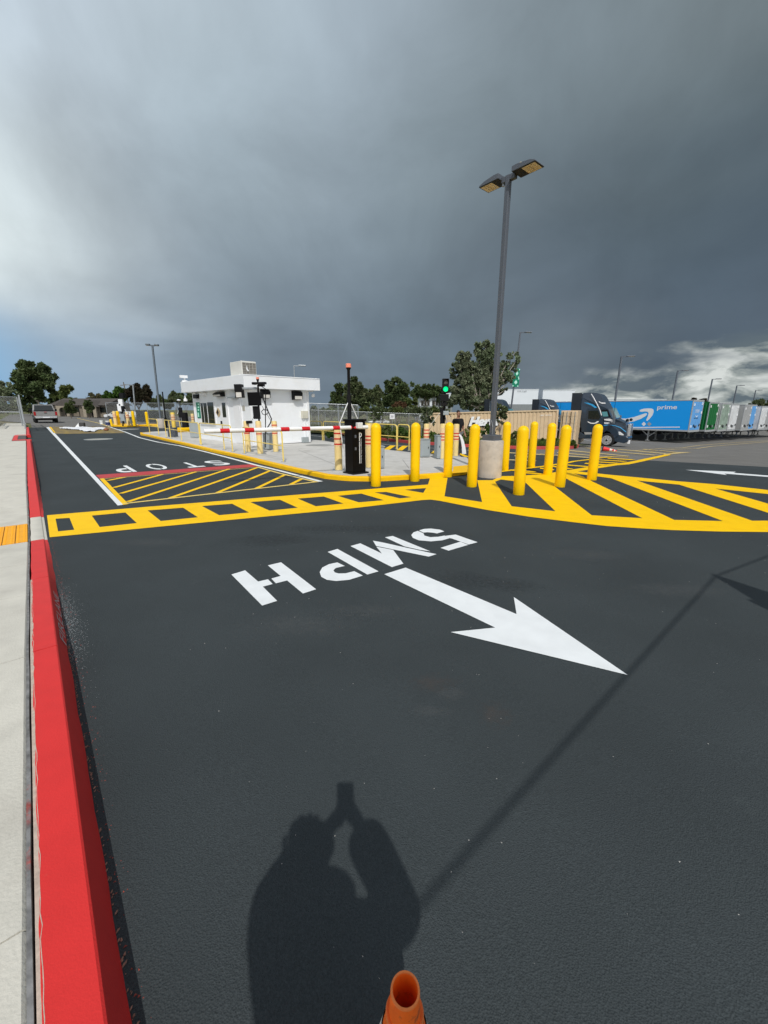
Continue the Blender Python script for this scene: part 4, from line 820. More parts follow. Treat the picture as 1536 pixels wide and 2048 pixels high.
mb = MB(); cable(mb, [rel(u, v) for u, v in ((247, 818), (250, 828), (246, 838), (249, 848))], .03); cable(mb, [rel(u, v) for u, v in ((244, 822), (242, 832), (246, 842))], .03); mb.build('cables', M_blk, t); bxpx('panel', 243, 828, 249, 842, M_grey, -.12, -.07, t)
MB().tube([rel(247, 815), rel(256, 828)], .03, 6).build('brace', M_trimw, t)
gm = P(361, 861, .1); t = Th('camera_mast', 'black kiosk mast with round camera left of the booth', 'camera mast', gm)
MB().tube([(0, 0, 0), rel(359.5, 797)], .04, 8).build('mast', M_blk, t); bxpx('kiosk', 361, 825, 374, 835, M_blk, -.3, .1, t); bxpx('kiosk_leg', 369, 834, 375, 860, M_blk, -.3, .1, t); q = rel(357.5, 800.5); MB().sphere(q, .14, sc=(1, 1, .5)).build('camera', M_trimw, t, smooth=True); bxpx('reader', 358.5, 815, 363, 828, M_blk, -.1, .1, t)
MB().tube([rel(359, 812), rel(355, 828)], .02, 6).build('brace', M_trimw, t)
bp = P(333, 855, .0); t = Th('black_post', 'slanted black post in front of the lamp concrete base', 'post', bp, rot=(0, -math.atan2(PD(333, 851, bp.y).x-PD(326, 784, bp.y).x, 4.2)*.75, 0)); MB().tube([(0, 0, 0), (0, 0, Z(bp, 783.5)-bp.z)], .055, 10).build('shaft', M_blk, t); MB().box(-.08, .08, -.08, .08, 0, .9).build('sleeve', M_blk, t)
def barrier(u0, v0, u1, v1, z, lb):
    a = P(u0, v0, z); b = P(u1, v1, z); t = Th('road_barrier', lb, 'barrier', a); d = b-a; d.z = 0; MB().tube([(0, 0, .25), d+Vector((0, 0, .25))], .16, 12).build('bar', M_yk, t, smooth=True)
    for k in (.1, .9): MB().ob(d*k+Vector((-.08, -.08, 0)), (.16, 0, 0), (0, .16, 0), (0, 0, .2)).build('foot', M_grey, t)
barrier(354, 868, 383, 866.5, .0, 'low yellow barrier bar left of the booth')
# ---- sheets and buckets in the far lane
drape('masking_sheet', [([Vector(p[:2]) for p in px([(98, 853.8), (215, 853.4), (243, 862), (250, 866.3), (112, 868)])], [])], mat('brown_tack_paper', (.20, .155, .085), .9, 0, .25, 3, col2=(.34, .24, .05), c2s=1.6, c2lo=.5, c2hi=.56), .006)
drape('yellow_hatch_frame', [([Vector(p[:2]) for p in px([(98, 854.2), (102, 854), (111, 865.5), (107.5, 866.3)])], [])], M_yel, .008)
tag(bpy.data.objects['masking_sheet'], 'brown paper sheet spread on the far lane under the paint buckets', 'sheet'); del bpy.data.objects['masking_sheet']['kind']
def crumple(nm, pts, m, label, cat, amp=.03, h=.03):
    w = [P(u, v) for u, v in pts]; c = sum(w, Vector())/len(w); t = Th(nm, label, cat, (c.x, c.y, c.z)); bm = bmesh.new()
    vv = [bm.verts.new(p-c+Vector((0, 0, h))) for p in w]; bm.faces.new(vv); bmesh.ops.triangulate(bm, faces=bm.faces[:]); 
    for _ in range(4): bmesh.ops.subdivide_edges(bm, edges=[e for e in bm.edges if e.calc_length() > .3], cuts=1); bmesh.ops.triangulate(bm, faces=bm.faces[:])
    for v in bm.verts: v.co.z += random.uniform(-.5, 1)*amp
    me = bpy.data.meshes.new('sheet'); bm.to_mesh(me); bm.free(); me.materials.append(m); o = bpy.data.objects.new('sheet', me); COL.objects.link(o); o.parent = t.o
crumple('plastic_sheet', [(118, 857.5), (131, 855.5), (150, 856), (165, 855), (180, 856.5), (200, 855.5), (212, 857), (206, 860), (196, 860.5), (190, 864), (170, 864.5), (158, 861), (143, 860)], mat('white_sheet', (.75, .77, .80), .6), 'crumpled white plastic sheet lying on the brown paper', 'sheet', .05, .06)
def bucket(u, v, d, h, m, lb, m2=None):
    b = P(u, v); t = Th('paint_bucket', lb, 'bucket', b, .6); r = d/2
    MB().lathe([(r*.85, 0), (r, h), (r+.015, h), (r+.015, h-.03), (r+.004, h-.03), (r, h), (r-.02, h), (r*.8, .02)], n=20, cap=False).build('pail', m, t, smooth=True); MB().tube([(r, 0, h*.9), (r*.6, -r, h*.6), (-r*.6, -r, h*.55), (-r, 0, h*.9)], .008, 6).build('handle', M_gal, t)
    if m2: MB().lathe([(r*.87+.01, .05), (r*.97+.01, h*.72)], n=20, cap=False).build('label_band', m2, t)
bucket(203.5, 848.5, .36, .42, M_warm, 'plain white bucket standing behind the blue and white one'); bucket(216.3, 851, .40, .46, M_warm, 'white bucket with dark blue label beside the white lane line', mat('navy_label', (.02, .04, .16), .5))
def boxpx(nm, u, v, w, d, h, m, lb, cat, rz=.3):
    b = P(u, v); t = Th(nm, lb, cat, b, rz); mb = MB().box(-w/2, w/2, 0, d, 0, h).build('body', m, t, bevel=.02); MB().prism([(-w/2, -.01, 0), (-w/2-.5, -.3, 0), (-w/2-.4, .2, 0), (-w/2, .1, h)], (0, .02, .02)).build('flap', M_warm, t); return t
boxpx('cardboard_box', 163.5, 855, .38, .4, .42, mat('charcoal_box', (.06, .06, .06), .7), 'dark open box with white flap on the far lane', 'box'); 
b = P(213, 861.5); t = Th('paint_brush_block', 'brown bristle block beside the buckets', 'brush', b); MB().sphere((0, 0, .1), .17, sc=(1, 1, .75)).build('bristles', mat('brown_bristle', (.30, .13, .07), .9, 0, .3, 20, .01, 30), t); MB().tube([(0, 0, .2), (.12, .1, .42)], .02).build('handle', M_bark, t)
# ---- fallen cone
b = P(1204, 902.5); t = Th('traffic_cone', 'red traffic cone lying on its side near the truck', 'traffic cone', (b.x, b.y, b.z+.15), rot=(0, math.radians(98), math.radians(-25)))
def cone(t, h, m1, m2, mb_, rb=.13, rt=.03, base=.17, collars=((.5, .68), (.8, .9))):
    rr_ = lambda z: rb+(rt-rb)*z/h
    MB().lathe([(rr_(.03), .03), (rr_(h*.5), h*.5), (rt, h), (rt-.006, h), (rr_(h*.4)-.008, h*.4), (rr_(.03)-.01, .03)], n=32, cap=False).build('cone_body', m1, t, smooth=True)
    for a, c in collars: MB().lathe([(rr_(a*h)+.002, a*h), (rr_(c*h)+.002, c*h)], n=32, cap=False).build('collar', m2, t, smooth=True)
    MB().box(-base, base, -base, base, 0, .03).build('base', mb_, t, bevel=.01)
cone(t, .72, mat('cone_red', (.80, .03, .03), .5), mat('cone_collar', (.82, .66, .56), .5), M_blk)
# ---- near cone at the bottom edge
cdir = ray(806, 1980); cz = .655-CH; k = cz/cdir[2]; cx, cy = cdir[0]*k, cdir[1]*k
t = Th('traffic_cone', 'scuffed orange traffic cone with open top at the bottom edge', 'traffic cone', (cx, cy, G(cx, cy)), .3, rot=(0, .006, 0)); hh = .655-G(cx, cy)
M_or = mat('scuffed_orange_plastic', (.98, .17, .012), .5, 0, .06, 30, .0006, 200, .4, col2=(.26, .07, .03), c2s=26, c2lo=.54, c2hi=.68)
M_or2 = mat('orange_plastic_rim', (.90, .24, .06), .45, 0, .1, 60, .0004, 300)
MB().lathe([(.138, .02), (.098, .2), (.056, hh-.19), (.0325, hh-.062), (.032, hh-.058)], n=64, cap=False).build('cone_body', M_or, t, smooth=True)
MB().lathe([(.0285, hh-.056), (.0262, hh-.006), (.0252, hh), (.0228, hh), (.0218, hh-.004), (.021, hh-.12), (.02, hh-.2)], n=64, cap=False).build('neck', M_or, t, smooth=True)
MB().lathe([(.0285, hh-.056), (.033, hh-.054), (.0345, hh-.058), (.034, hh-.064)], n=64, cap=False).build('ledge', M_or2, t, smooth=True)
MB().lathe([(.0222, hh-.002), (.0225, hh+.0012), (.0255, hh+.0012), (.0262, hh-.002)], n=64, cap=False).build('rim', M_or2, t, smooth=True)
mb = MB(); prof = [(.0385, hh-.10), (.053, hh-.17), (.068, hh-.23)]; vs = []; fs = []
for r, z in prof:
    for i in range(64): a = 2*math.pi*i/64; vs.append(((r+.0035)*math.cos(a), (r+.0035)*math.sin(a), z+(random.uniform(-.007, .007) if z > hh-.1 else 0)))
for i in range(2):
    for q in range(64): fs.append((i*64+q, i*64+(q+1) % 64, (i+1)*64+(q+1) % 64, (i+1)*64+q))
mb.add(vs, [f[::-1] for f in fs]); mb.build('collar', mat('torn_white_collar', (.72, .72, .68), .6, 0, .15, 40), t, smooth=True)
MB().box(-.18, .18, -.18, .18, 0, .03).build('base', M_blk, t, bevel=.012)
# ---- kerb lettering
xk = Vector((KA.x, KA.y, 0)); 
def facept(s, f): h = hk(s); return ST(s, -.047-.039*f, max(.0, (h-.02)*f))
for word, s0, s1 in (('FIRE', 3.40, 3.86), ('LANE', 3.93, 4.44)):
    o0 = facept(s0, .17)+Vector((KN.x, KN.y, 0))*.004; ey = facept(s0, .80)-facept(s0, .17); e_ = facept(s1, .17)-facept(s0, .17)
    text(word, o0, e_, ey, 'kerb_lettering', mat('thin_white_paint', (.55, .50, .50), .8), None).o['kind'] = 'structure'
# white overspray at the foot of the lettering, crumbs on the asphalt
def crumbs(nm, n, fn, m, rs, label, cat):
    mb = MB()
    for _ in range(n):
        x, y, r = fn(); z = G(x, y); mb.add([(x+r*random.uniform(-1.6, 1.6), y-r*1.2, z), (x+r*1.3, y+r*random.uniform(-.4, 1), z), (x-r, y+r, z), (x, y, z+r*.9)], [(0, 1, 3), (1, 2, 3), (2, 0, 3), (0, 2, 1)])
    return tag(mb.build(nm, m).o, label, cat, kind='stuff')
def f1():
    s = random.gauss(3.85, .38); p = ST(s, -.04+abs(random.gauss(0, .055)), 0); return p.x, p.y, random.uniform(.0008, .0022)
crumbs('paint_overspray', 1500, f1, mat('overspray_white', (.42, .46, .48), .8), 0, 'white paint speckle on the asphalt by the kerb lettering', 'overspray')
def f2():
    y = random.uniform(.8, 9)**1.0; x = random.uniform(-.55*y, .95*y+.4); return x, y, random.uniform(.0008, .0024)*(1+y*.12)
crumbs('grit', 210, f2, mat('pale_grit', (.55, .53, .50), .8), 0, 'scattered pale grit on the fresh asphalt', 'grit')
def f3():
    s = random.uniform(.6, 8); p = ST(s, -.035+abs(random.gauss(0, .03)), 0); return p.x, p.y, random.uniform(.001, .004)
crumbs('kerb_debris', 420, f3, mat('red_debris', (.32, .07, .05), .8, 0, .3, 50), 0, 'red and grey crumbs along the foot of the kerb', 'debris')
# ================================================================== vegetation
def leafcloud(cs, rs, n, size, seed, sub=7, shell=.55, squash=1.):
    """n leaf quads in sub-clumps spread over the spheres cs, rs"""
    g_ = np.random.default_rng(seed); cs = np.array(cs, float); rs = np.array(rs, float); w = rs**2; w /= w.sum()
    cen = []; cr = []
    for c, r in zip(cs, rs):
        k = max(3, int(sub*(r/rs.mean())**1.3))
        d = g_.normal(size=(k, 3)); d /= np.linalg.norm(d, axis=1)[:, None]; q = r*(shell+(1-shell)*g_.random(k)**.5)
        cen.append(c+d*q[:, None]*np.array([1, 1, squash])); cr += list(r*g_.uniform(.22, .48, k))
    cen = np.vstack(cen); cr = np.array(cr); pw = cr**2.2; pw /= pw.sum(); idx = g_.choice(len(cen), n, p=pw)
    d = g_.normal(size=(n, 3)); d /= np.linalg.norm(d, axis=1)[:, None]; p = cen[idx]+d*(cr[idx]*g_.random(n)**.42)[:, None]
    a = g_.normal(size=(n, 3)); a /= np.linalg.norm(a, axis=1)[:, None]; b = np.cross(a, g_.normal(size=(n, 3))); b /= np.linalg.norm(b, axis=1)[:, None]
    s = size*g_.uniform(.55, 1.3, n)[:, None]; a = a*s; b = b*s*.5
    v = np.stack([p-a, p+b, p+a, p-b], 1).reshape(-1, 3); return v
def fastmesh(name, v, m):
    n = len(v)//4; me = bpy.data.meshes.new(name); me.vertices.add(len(v)); me.vertices.foreach_set('co', v.astype(np.float32).ravel())
    me.loops.add(n*4); me.loops.foreach_set('vertex_index', np.arange(n*4, dtype=np.int32)); me.polygons.add(n)
    me.polygons.foreach_set('loop_start', np.arange(0, n*4, 4, dtype=np.int32)); me.update(calc_edges=True); me.validate(); me.materials.append(m)
    o = bpy.data.objects.new(name, me); COL.objects.link(o); return o
def tree(label, D, blobs, m, n, size, bark=M_bark, name='tree', cat='tree', trunk=None, seed=1, group=None, sub=7, depth=1., squash=1., tr=.012, base=None, shell=.55):
    sc = D/FPX; g_ = random.Random(seed); cs = []; rs = []
    for u, v, r in blobs:
        c = PD(u, v, D+g_.uniform(-1, 1)*r*sc*.8*depth); cs.append(c); rs.append(r*sc)
    bu, bv = base or trunk or (sum(b[0] for b in blobs)/len(blobs), 830); b0 = PD(bu, bv, D); b0.z = G(b0.x, b0.y)
    t = Th(name, label, cat, b0, 0, group); v = leafcloud([tuple(c-b0) for c in cs], rs, n, size, seed, sub, shell, squash)
    fastmesh('crown', v, m).parent = t.o
    mb = MB(); H = max(c.z for c in cs)-b0.z; top = sum(cs, Vector())/len(cs)-b0; rt = max(.02, H*tr*1.6)
    fork = Vector((top.x*.35, top.y*.35, H*.30)); mb.tube([(0, 0, -.1), (top.x*.12, 0, H*.14), fork], [rt*1.25, rt, rt*.85], 8)
    for c in cs:
        e = c-b0; mid = fork.lerp(e, .5)+Vector((g_.uniform(-1, 1), g_.uniform(-1, 1), g_.uniform(-.2, 1)))*H*.03; mb.tube([fork, mid, e], [rt*.6, rt*.4, rt*.12], 6)
    mb.build('trunk', bark, t, smooth=True); return t
BT = 'background trees along the skyline'
tree('large dark spreading tree behind the pickup truck', 92, [(48, 745, 17), (66, 738, 17), (84, 745, 15), (98, 757, 12), (40, 762, 12), (58, 762, 17), (78, 766, 17), (92, 775, 12), (30, 758, 7), (50, 783, 14), (70, 788, 15), (86, 794, 12), (58, 802, 12), (96, 806, 9)], L_dark, 15000, .55, M_barkp, trunk=(82, 826), seed=3, sub=8, shell=.35)
tree('small grey-green tree at the left edge behind the big dark tree', 118, [(2, 778, 10), (16, 776, 10), (28, 788, 11), (10, 796, 12), (34, 804, 9), (-10, 790, 12)], L_grey, 4500, .6, seed=4, trunk=(14, 822))
tree('rounded yellow green tree right of the big dark tree', 105, [(118, 792, 12), (134, 787, 13), (146, 796, 10), (126, 804, 11), (140, 806, 10)], L_yg, 5000, .5, seed=5, trunk=(130, 824))
tree('olive brown round tree over the house roof', 110, [(180, 795, 8), (192, 792, 8), (200, 798, 6), (186, 801, 7)], mat('olive_brown_foliage', (.10, .095, .045), .6, 0, .3, .35, leaf=True, isl=.5), 2600, .5, seed=6, trunk=(188, 822))
tree('bright green tree left of the leaning pole', 100, [(216, 788, 9), (228, 784, 10), (241, 787, 9), (222, 797, 9), (238, 799, 9), (248, 795, 6)], L_green, 4200, .5, seed=7, trunk=(228, 826))
tree('dark reddish brown tree right of the leaning pole', 100, [(262, 786, 10), (276, 779, 10), (289, 783, 10), (268, 797, 10), (284, 797, 11), (296, 792, 5)], L_brown, 5000, .5, seed=8, trunk=(276, 826))
for i, (u, v, r) in enumerate(((318, 800, 9), (335, 806, 7), (352, 795, 9), (372, 797, 11), (390, 795, 9), (306, 806, 7))):
    tree(['low dark tree behind the grey two-headed lamp post', 'low dark bush behind the slanted black post', 'dark tree behind the black kiosk mast', 'dark tree at the left end of the booth roof', 'dark tree touching the booth roof edge', 'low dark bush between brown tree and lamp post'][i], 120, [(u, v, r), (u-r*.7, v+5, r*.7), (u+r*.7, v+4, r*.7)], L_dark if i % 2 else L_olive, 1800, .55, seed=20+i, group=BT)
tree('dark rounded tree mass right of the booth', 105, [(672, 785, 10), (668, 799, 10), (684, 795, 13), (682, 778, 9), (698, 798, 12), (668, 808, 9), (690, 810, 9)], L_dark, 7500, .55, seed=10, group=BT, trunk=(684, 826), shell=.35)
tree('tall pale-limbed tree behind the red beacon mast', 98, [(706, 765, 9), (698, 777, 11), (712, 775, 10), (722, 783, 12), (704, 792, 14), (724, 798, 13), (738, 791, 10), (700, 808, 10), (718, 810, 11), (736, 806, 10)], L_olive, 10000, .55, M_barkp, seed=11, group=BT, trunk=(703, 826), shell=.35)
tree('dark tree between the beacon mast and the tallest far tree', 110, [(748, 790, 10), (758, 783, 9), (762, 797, 12), (746, 803, 9), (756, 810, 9), (768, 806, 8)], L_olive, 5000, .55, seed=12, group=BT, trunk=(757, 826), shell=.35)
tree('broad dark tree right of the beacon mast', 100, [(776, 772, 10), (790, 765, 9), (803, 772, 9), (783, 786, 14), (801, 789, 14), (816, 778, 9), (822, 769, 5), (776, 799, 10), (812, 797, 11), (792, 806, 11), (775, 808, 9), (806, 806, 9)], L_dark, 13000, .55, seed=13, group=BT, trunk=(792, 826), shell=.35)
for i, (u, v, r) in enumerate(((836, 782, 10), (853, 779, 9), (869, 778, 9), (882, 783, 8))):
    tree(['dark far tree just right of the broad dark tree', 'dark far tree above the left white building', 'dark far tree left of the traffic light head', 'dark far tree behind the traffic light head'][i], 150, [(u, v, r), (u-r*.6, v+7, r*.8), (u+r*.6, v+6, r*.8), (u, v+14, r*.8)], L_dark, 2200, .7, seed=30+i, group=BT, shell=.35)
HB = 'hedge-like far bushes under the trees'
for i, u in enumerate((8, 24, 42, 60, 78, 96, 112)):
    tree('low dark undergrowth bush far left, ' + ['at the left edge', 'seen through the fence frame', 'left of the big dark tree', 'under the big dark tree left side', 'under the big dark tree behind the pickup', 'behind the pickup right side', 'left of the brown roofed house'][i], 98, [(u, 816+i % 2, 7), (u+8, 818, 6), (u-8, 818, 6), (u+2, 811+i % 3, 5)], [L_dark, L_olive][i % 2], 1500, .4, name='bush', cat='bush', seed=140+i, group=HB, trunk=(u, 824), shell=.2, tr=.02)
for i, u in enumerate(range(628, 900, 17)):
    tree('far low bush %s' % ['right of the booth roof', 'beside the far fence start', 'below the dark rounded trees', 'below the pale-limbed tree', 'left of the beacon mast foot', 'behind the beacon mast', 'right of the beacon mast', 'behind the sapling', 'behind the 501 sign left side', 'above the 501 sign', 'below the rusty shrub', 'below the light green shrub', 'left of the office building', 'under the office windows', 'before the office building middle', 'left of the traffic light box'][i]+', in the field', 70 if i % 2 else 62, [(u, 822+i % 3, 7), (u+8, 824, 6), (u-7, 825, 6), (u+2, 818+i % 2*2, 5)], [L_olive, L_dark, L_yg, L_grey][i % 4], 1300, .3, name='bush', cat='bush', seed=80+i, group=HB, trunk=(u, 832), shell=.2, tr=.02)
tree('bright light green shrub below the far trees', 90, [(818, 806, 7), (828, 804, 6), (823, 811, 6)], L_yg, 1800, .4, name='shrub', cat='shrub', seed=14, trunk=(822, 824))
tree('rusty brown round shrub below the far trees', 80, [(797, 811, 7), (807, 810, 6), (790, 815, 5)], L_rust, 1600, .35, name='shrub', cat='shrub', seed=15, trunk=(799, 828))
tree('tall loose grey green tree behind the beige container', 52, [(957, 695, 8), (972, 692, 9), (985, 697, 9), (960, 711, 10), (978, 713, 12), (995, 709, 8), (922, 712, 8), (934, 716, 9), (914, 728, 9), (926, 733, 11), (942, 735, 11), (1020, 712, 7), (1030, 705, 6), (1035, 718, 6), (1012, 727, 9), (1028, 734, 8), (962, 745, 13), (985, 743, 12), (904, 741, 6), (912, 758, 10), (932, 762, 12), (950, 770, 13), (972, 772, 13), (998, 765, 11), (1016, 752, 9), (1024, 757, 6), (906, 779, 10), (925, 790, 11), (943, 798, 12), (962, 798, 12), (982, 790, 10), (905, 797, 9), (930, 808, 10), (1012, 779, 5), (1004, 786, 7), (920, 745, 9), (945, 752, 12), (970, 728, 11), (990, 728, 10), (958, 757, 12), (985, 760, 12), (916, 775, 10), (936, 780, 13), (965, 785, 13), (985, 778, 11), (915, 800, 12), (948, 812, 10), (966, 812, 9), (900, 806, 9), (968, 740, 10), (1000, 748, 9), (1006, 734, 7)], L_grey, 42000, .19, M_barkp, seed=16, trunk=(960, 835), sub=15, shell=.25)
tree('dark tree tops behind the green trailer', 120, [(1381, 806, 5), (1390, 803, 6), (1398, 807, 6), (1410, 808, 6), (1404, 804, 5)], L_brown, 2200, .5, seed=17, trunk=(1395, 830))
tree('small dark tree peeking over the grey trailer', 130, [(1463, 816, 4), (1469, 820, 4)], L_dark, 700, .5, seed=18, trunk=(1466, 832))
tree('small dark tree peeking over the farther blue trailer', 130, [(1487, 820, 5), (1480, 823, 4)], L_dark, 700, .5, seed=28, trunk=(1485, 832))
tree('rounded green tree near the right edge above the trailers', 95, [(1505, 811, 6), (1515, 805, 8), (1526, 806, 8), (1519, 816, 9), (1507, 819, 6)], L_olive, 3500, .4, seed=19, trunk=(1516, 832), shell=.3)
tree('dark green tree at the right edge above the trailers', 85, [(1540, 808, 8), (1550, 812, 9), (1535, 818, 7)], L_dark, 3000, .4, seed=29, trunk=(1542, 834), shell=.3)
for u, lb in ((141, 'dark cone shaped shrub in front of the house, left one'), (177.5, 'dark cone shaped shrub in front of the house, right one')):
    tree(lb, 72, [(u, 818, 8), (u-2, 811, 7), (u+1, 804, 5), (u, 797 if u < 150 else 803, 2.5), (u+4, 820, 6), (u-5, 820, 6)], L_dark, 3500, .2, name='shrub', cat='shrub', seed=int(u), trunk=(u, 827), shell=.3)
tree('thin young staked tree behind the gate cabinet', 27, [(750, 812, 7), (744, 822, 7), (757, 825, 8), (750, 834, 8), (741, 833, 5), (761, 838, 5)], L_olive, 420, .10, name='sapling', cat='sapling', seed=40, trunk=(749, 862), shell=.3, tr=.008)
tree('thin young tree in front of the container left end', 27, [(852, 815, 5), (857, 826, 7), (849, 835, 7), (862, 838, 7), (853, 846, 6), (868, 846, 5)], L_grey, 600, .10, name='sapling', cat='sapling', seed=41, trunk=(856, 870), shell=.3, tr=.008)
tree('young leafy tree before the container, behind the lamp post', 25, [(998, 812, 6), (1008, 818, 7), (1002, 826, 7), (1010, 833, 6), (998, 838, 5), (1004, 846, 5), (992, 828, 4)], L_olive, 800, .10, name='sapling', cat='sapling', seed=42, trunk=(999, 880), shell=.3, tr=.008)
SH = 'low green shrubs in the planting strip'
shr = [(664, 866, 9, 'leftmost low shrub by the red kerb behind the booth'), (760, 866, 12, 'low green shrub right of the gate cabinet by the red kerb'), (776, 862, 14, 'leafy shrub behind the far handrail, left one'), (800, 866, 14, 'leafy shrub behind the far handrail, right one'), (822, 870, 10, 'low shrub left of the second yellow bollard'), (864, 872, 14, 'tall weedy shrub right of the grey box'), (876, 880, 10, 'small shrub left of the traffic light foot'),
       (930, 868, 11, 'shrub behind the man and his white strip'), (943, 866, 12, 'shrub just left of the concrete lamp base'), (976, 862, 13, 'dark green shrub directly behind the lamp post'), (1032, 870, 9, 'shrub seen between the two bollards right of the lamp base'), (1084, 884, 8, 'grassy tuft under the container between bollards'), (1110, 884, 8, 'grassy tuft left of the second bollard from the right'), (1146, 886, 6, 'small grassy tuft at the end of the planting strip'), (700, 868, 9, 'low shrub hidden behind the gate cabinet')]
for i, (u, v, r, lb) in enumerate(shr):
    D = 24.5 if u < 900 else 25
    tree(lb, D, [(u, v, r*.7), (u-r*.7, v+4, r*.6), (u+r*.7, v+5, r*.6), (u, v-r*.5, r*.45)], L_shrub if i % 3 else L_green, 1300, .075, name='shrub', cat='shrub', seed=50+i, group=SH, base=(u, v+12), shell=.2, tr=.02)
# rough grass: weeds behind the red kerb, field tufts
def grassmesh(n, fn, h, seed):
    g_ = np.random.default_rng(seed); xy = fn(g_, n); z = np.array([G(a, b) for a, b in xy])+.1
    ang = g_.uniform(0, 6.3, n); w = h*.10; hh = h*g_.uniform(.4, 1.2, n); dx = np.cos(ang)*w; dy = np.sin(ang)*w; lx = g_.normal(size=n)*h*.35; ly = g_.normal(size=n)*h*.35
    p = np.column_stack([xy, z]); v = np.stack([p-np.column_stack([dx, dy, 0*z]), p+np.column_stack([dx, dy, 0*z]), p+np.column_stack([dx*.3+lx, dy*.3+ly, hh]), p+np.column_stack([-dx*.3+lx, -dy*.3+ly, hh])], 1); return v.reshape(-1, 3)
def fstrip(g_, n):
    s = g_.random(n); i = (s*(len(inn2)-2)).astype(int); A = np.array([(p.x, p.y) for p in inn2]); f = g_.random(n)[:, None]
    return A[i]*(1-f)+A[i+1]*f+np.array([.25, .97])*(g_.random(n)**1.3*6+.1)[:, None]
o = fastmesh('weeds', grassmesh(16000, fstrip, .30, 5), L_shrub); tag(o, 'weedy grass growing along the planting strip behind the red kerb', 'grass', kind='stuff')
def ffield(g_, n): y = 34+g_.random(n)**1.2*70; x = g_.uniform(-.22, .16, n)*y-1; return np.column_stack([x, y])
M_dry = leafm('dry_field_grass', (.15, .15, .07), (.08, .11, .035))
o = fastmesh('field_grass', grassmesh(26000, ffield, .55, 6), M_dry); tag(o, 'mixed green and dry grass of the field beyond the fence', 'grass', kind='stuff')
# ================================================================== fences
def meshmat(name, c, cover, scale=22):
    m = bpy.data.materials.new(name); m.use_nodes = True; t = m.node_tree; nd = t.nodes; L_ = t.links; b = nd['Principled BSDF']; b.inputs['Base Color'].default_value = (*c, 1); b.inputs['Roughness'].default_value = .5; b.inputs['Metallic'].default_value = .3
    tc = nd.new('ShaderNodeTexCoord'); sp = nd.new('ShaderNodeSeparateXYZ'); L_.new(tc.outputs['Object'], sp.inputs[0])
    def mth(op, a, b_):
        n = nd.new('ShaderNodeMath'); n.operation = op
        for i, q in enumerate((a, b_)):
            if isinstance(q, (int, float)): n.inputs[i].default_value = q
            elif q is not None: L_.new(q, n.inputs[i])
        return n.outputs[0]
    h = mth('ADD', sp.outputs[0], sp.outputs[1]); outs = []
    for sg in (1, -1):
        f = mth('FRACT', mth('MULTIPLY', mth('ADD', h, mth('MULTIPLY', sp.outputs[2], sg)), scale), None); outs.append(mth('LESS_THAN', f, cover))
    a = mth('MAXIMUM', *outs); tr = nd.new('ShaderNodeBsdfTransparent'); mx = nd.new('ShaderNodeMixShader'); L_.new(a, mx.inputs[0]); L_.new(tr.outputs[0], mx.inputs[1]); L_.new(b.outputs[0], mx.inputs[2]); L_.new(mx.outputs[0], nd['Material Output'].inputs[0]); return m
M_link = meshmat('chain_link_wire', (.36, .37, .37), .11, 14)
def fence(label, A, B, h, n, bottom=0., posts=None, tarp=None, r=.035, group=None, rail=True, name='chain_link_fence'):
    A = Vector(A); B = Vector(B); d = B-A; d.z = 0; t = Th(name, label, 'fence', (A.x, A.y, G(A.x, A.y)+bottom), 0, group)
    def gp(k): p = d*k; return Vector((p.x, p.y, G(A.x+p.x, A.y+p.y)-G(A.x, A.y)))
    ks = posts or [i/n for i in range(n+1)]
    for k in ks: MB().tube([gp(k), gp(k)+Vector((0, 0, h))], r, 8).build('post', M_gal, t, smooth=True)
    if rail: MB().tube([gp(0)+Vector((0, 0, h)), gp(1)+Vector((0, 0, h))], r*.8, 8).build('top_rail', M_gal, t, smooth=True)
    q = MB(); q.add([gp(0)+Vector((0, 0, .05)), gp(1)+Vector((0, 0, .05)), gp(1)+Vector((0, 0, h)), gp(0)+Vector((0, 0, h))], [(0, 1, 2, 3)]); q.build('wire_mesh', M_link, t)
    if tarp:
        q = MB(); o_ = Vector((0, .05, 0)); pts = []; nn = 14
        for i in range(nn+1):
            k = tarp[0]+(tarp[1]-tarp[0])*i/nn; pts += [gp(k)+o_+Vector((0, .06*math.sin(i*2), .08)), gp(k)+o_+Vector((0, .04*math.sin(i*3), h*tarp[2]+.05*math.sin(i*1.7)))]
        q.add(pts, [(2*i, 2*i+2, 2*i+3, 2*i+1) for i in range(nn)]); q.build('screen_cloth', mat('dark_green_screen', (.045, .055, .05), .8), t)
    return t
a = PD(216, 838, 58); b = PD(400, 846, 58*.80); fence('chain link fence with dark screen cloth behind the yellow bollards', (a.x, a.y, 0), (b.x, b.y, 0), 2.45, 6, tarp=(.36, .72, .62))
a = PD(556, 812, 36); b = PD(716, 812, 36); fence('tall chain link fence right behind the booth', (a.x, a.y, 0), (b.x, b.y, 0), 1.87-G(0, 36)-.02, 4)
a = PD(622, 824, 50); b = PD(846, 828, 50); fence('lower chain link fence farther back across the field', (a.x, a.y, 0), (b.x, b.y, 0), 2.3, 8, r=.025)
for u0, u1, D_, h_, n_ in ((640, 900, 90, 1.5, 12), ):
    a = PD(u0, 820, D_); b = PD(u1, 820, D_); t = Th('rail_fence', 'dark rail fence far across the field under the trees', 'fence', (a.x, a.y, G(a.x, a.y)))
    d = Vector((b.x-a.x, b.y-a.y, G(b.x, b.y)-G(a.x, a.y)))
    for k in range(n_+1): MB().tube([d*(k/n_), d*(k/n_)+Vector((0, 0, h_))], .06, 6).build('post', M_bark, t)
    MB().tube([Vector((0, 0, h_)), d+Vector((0, 0, h_))], .05, 6).build('top_rail', M_bark, t)
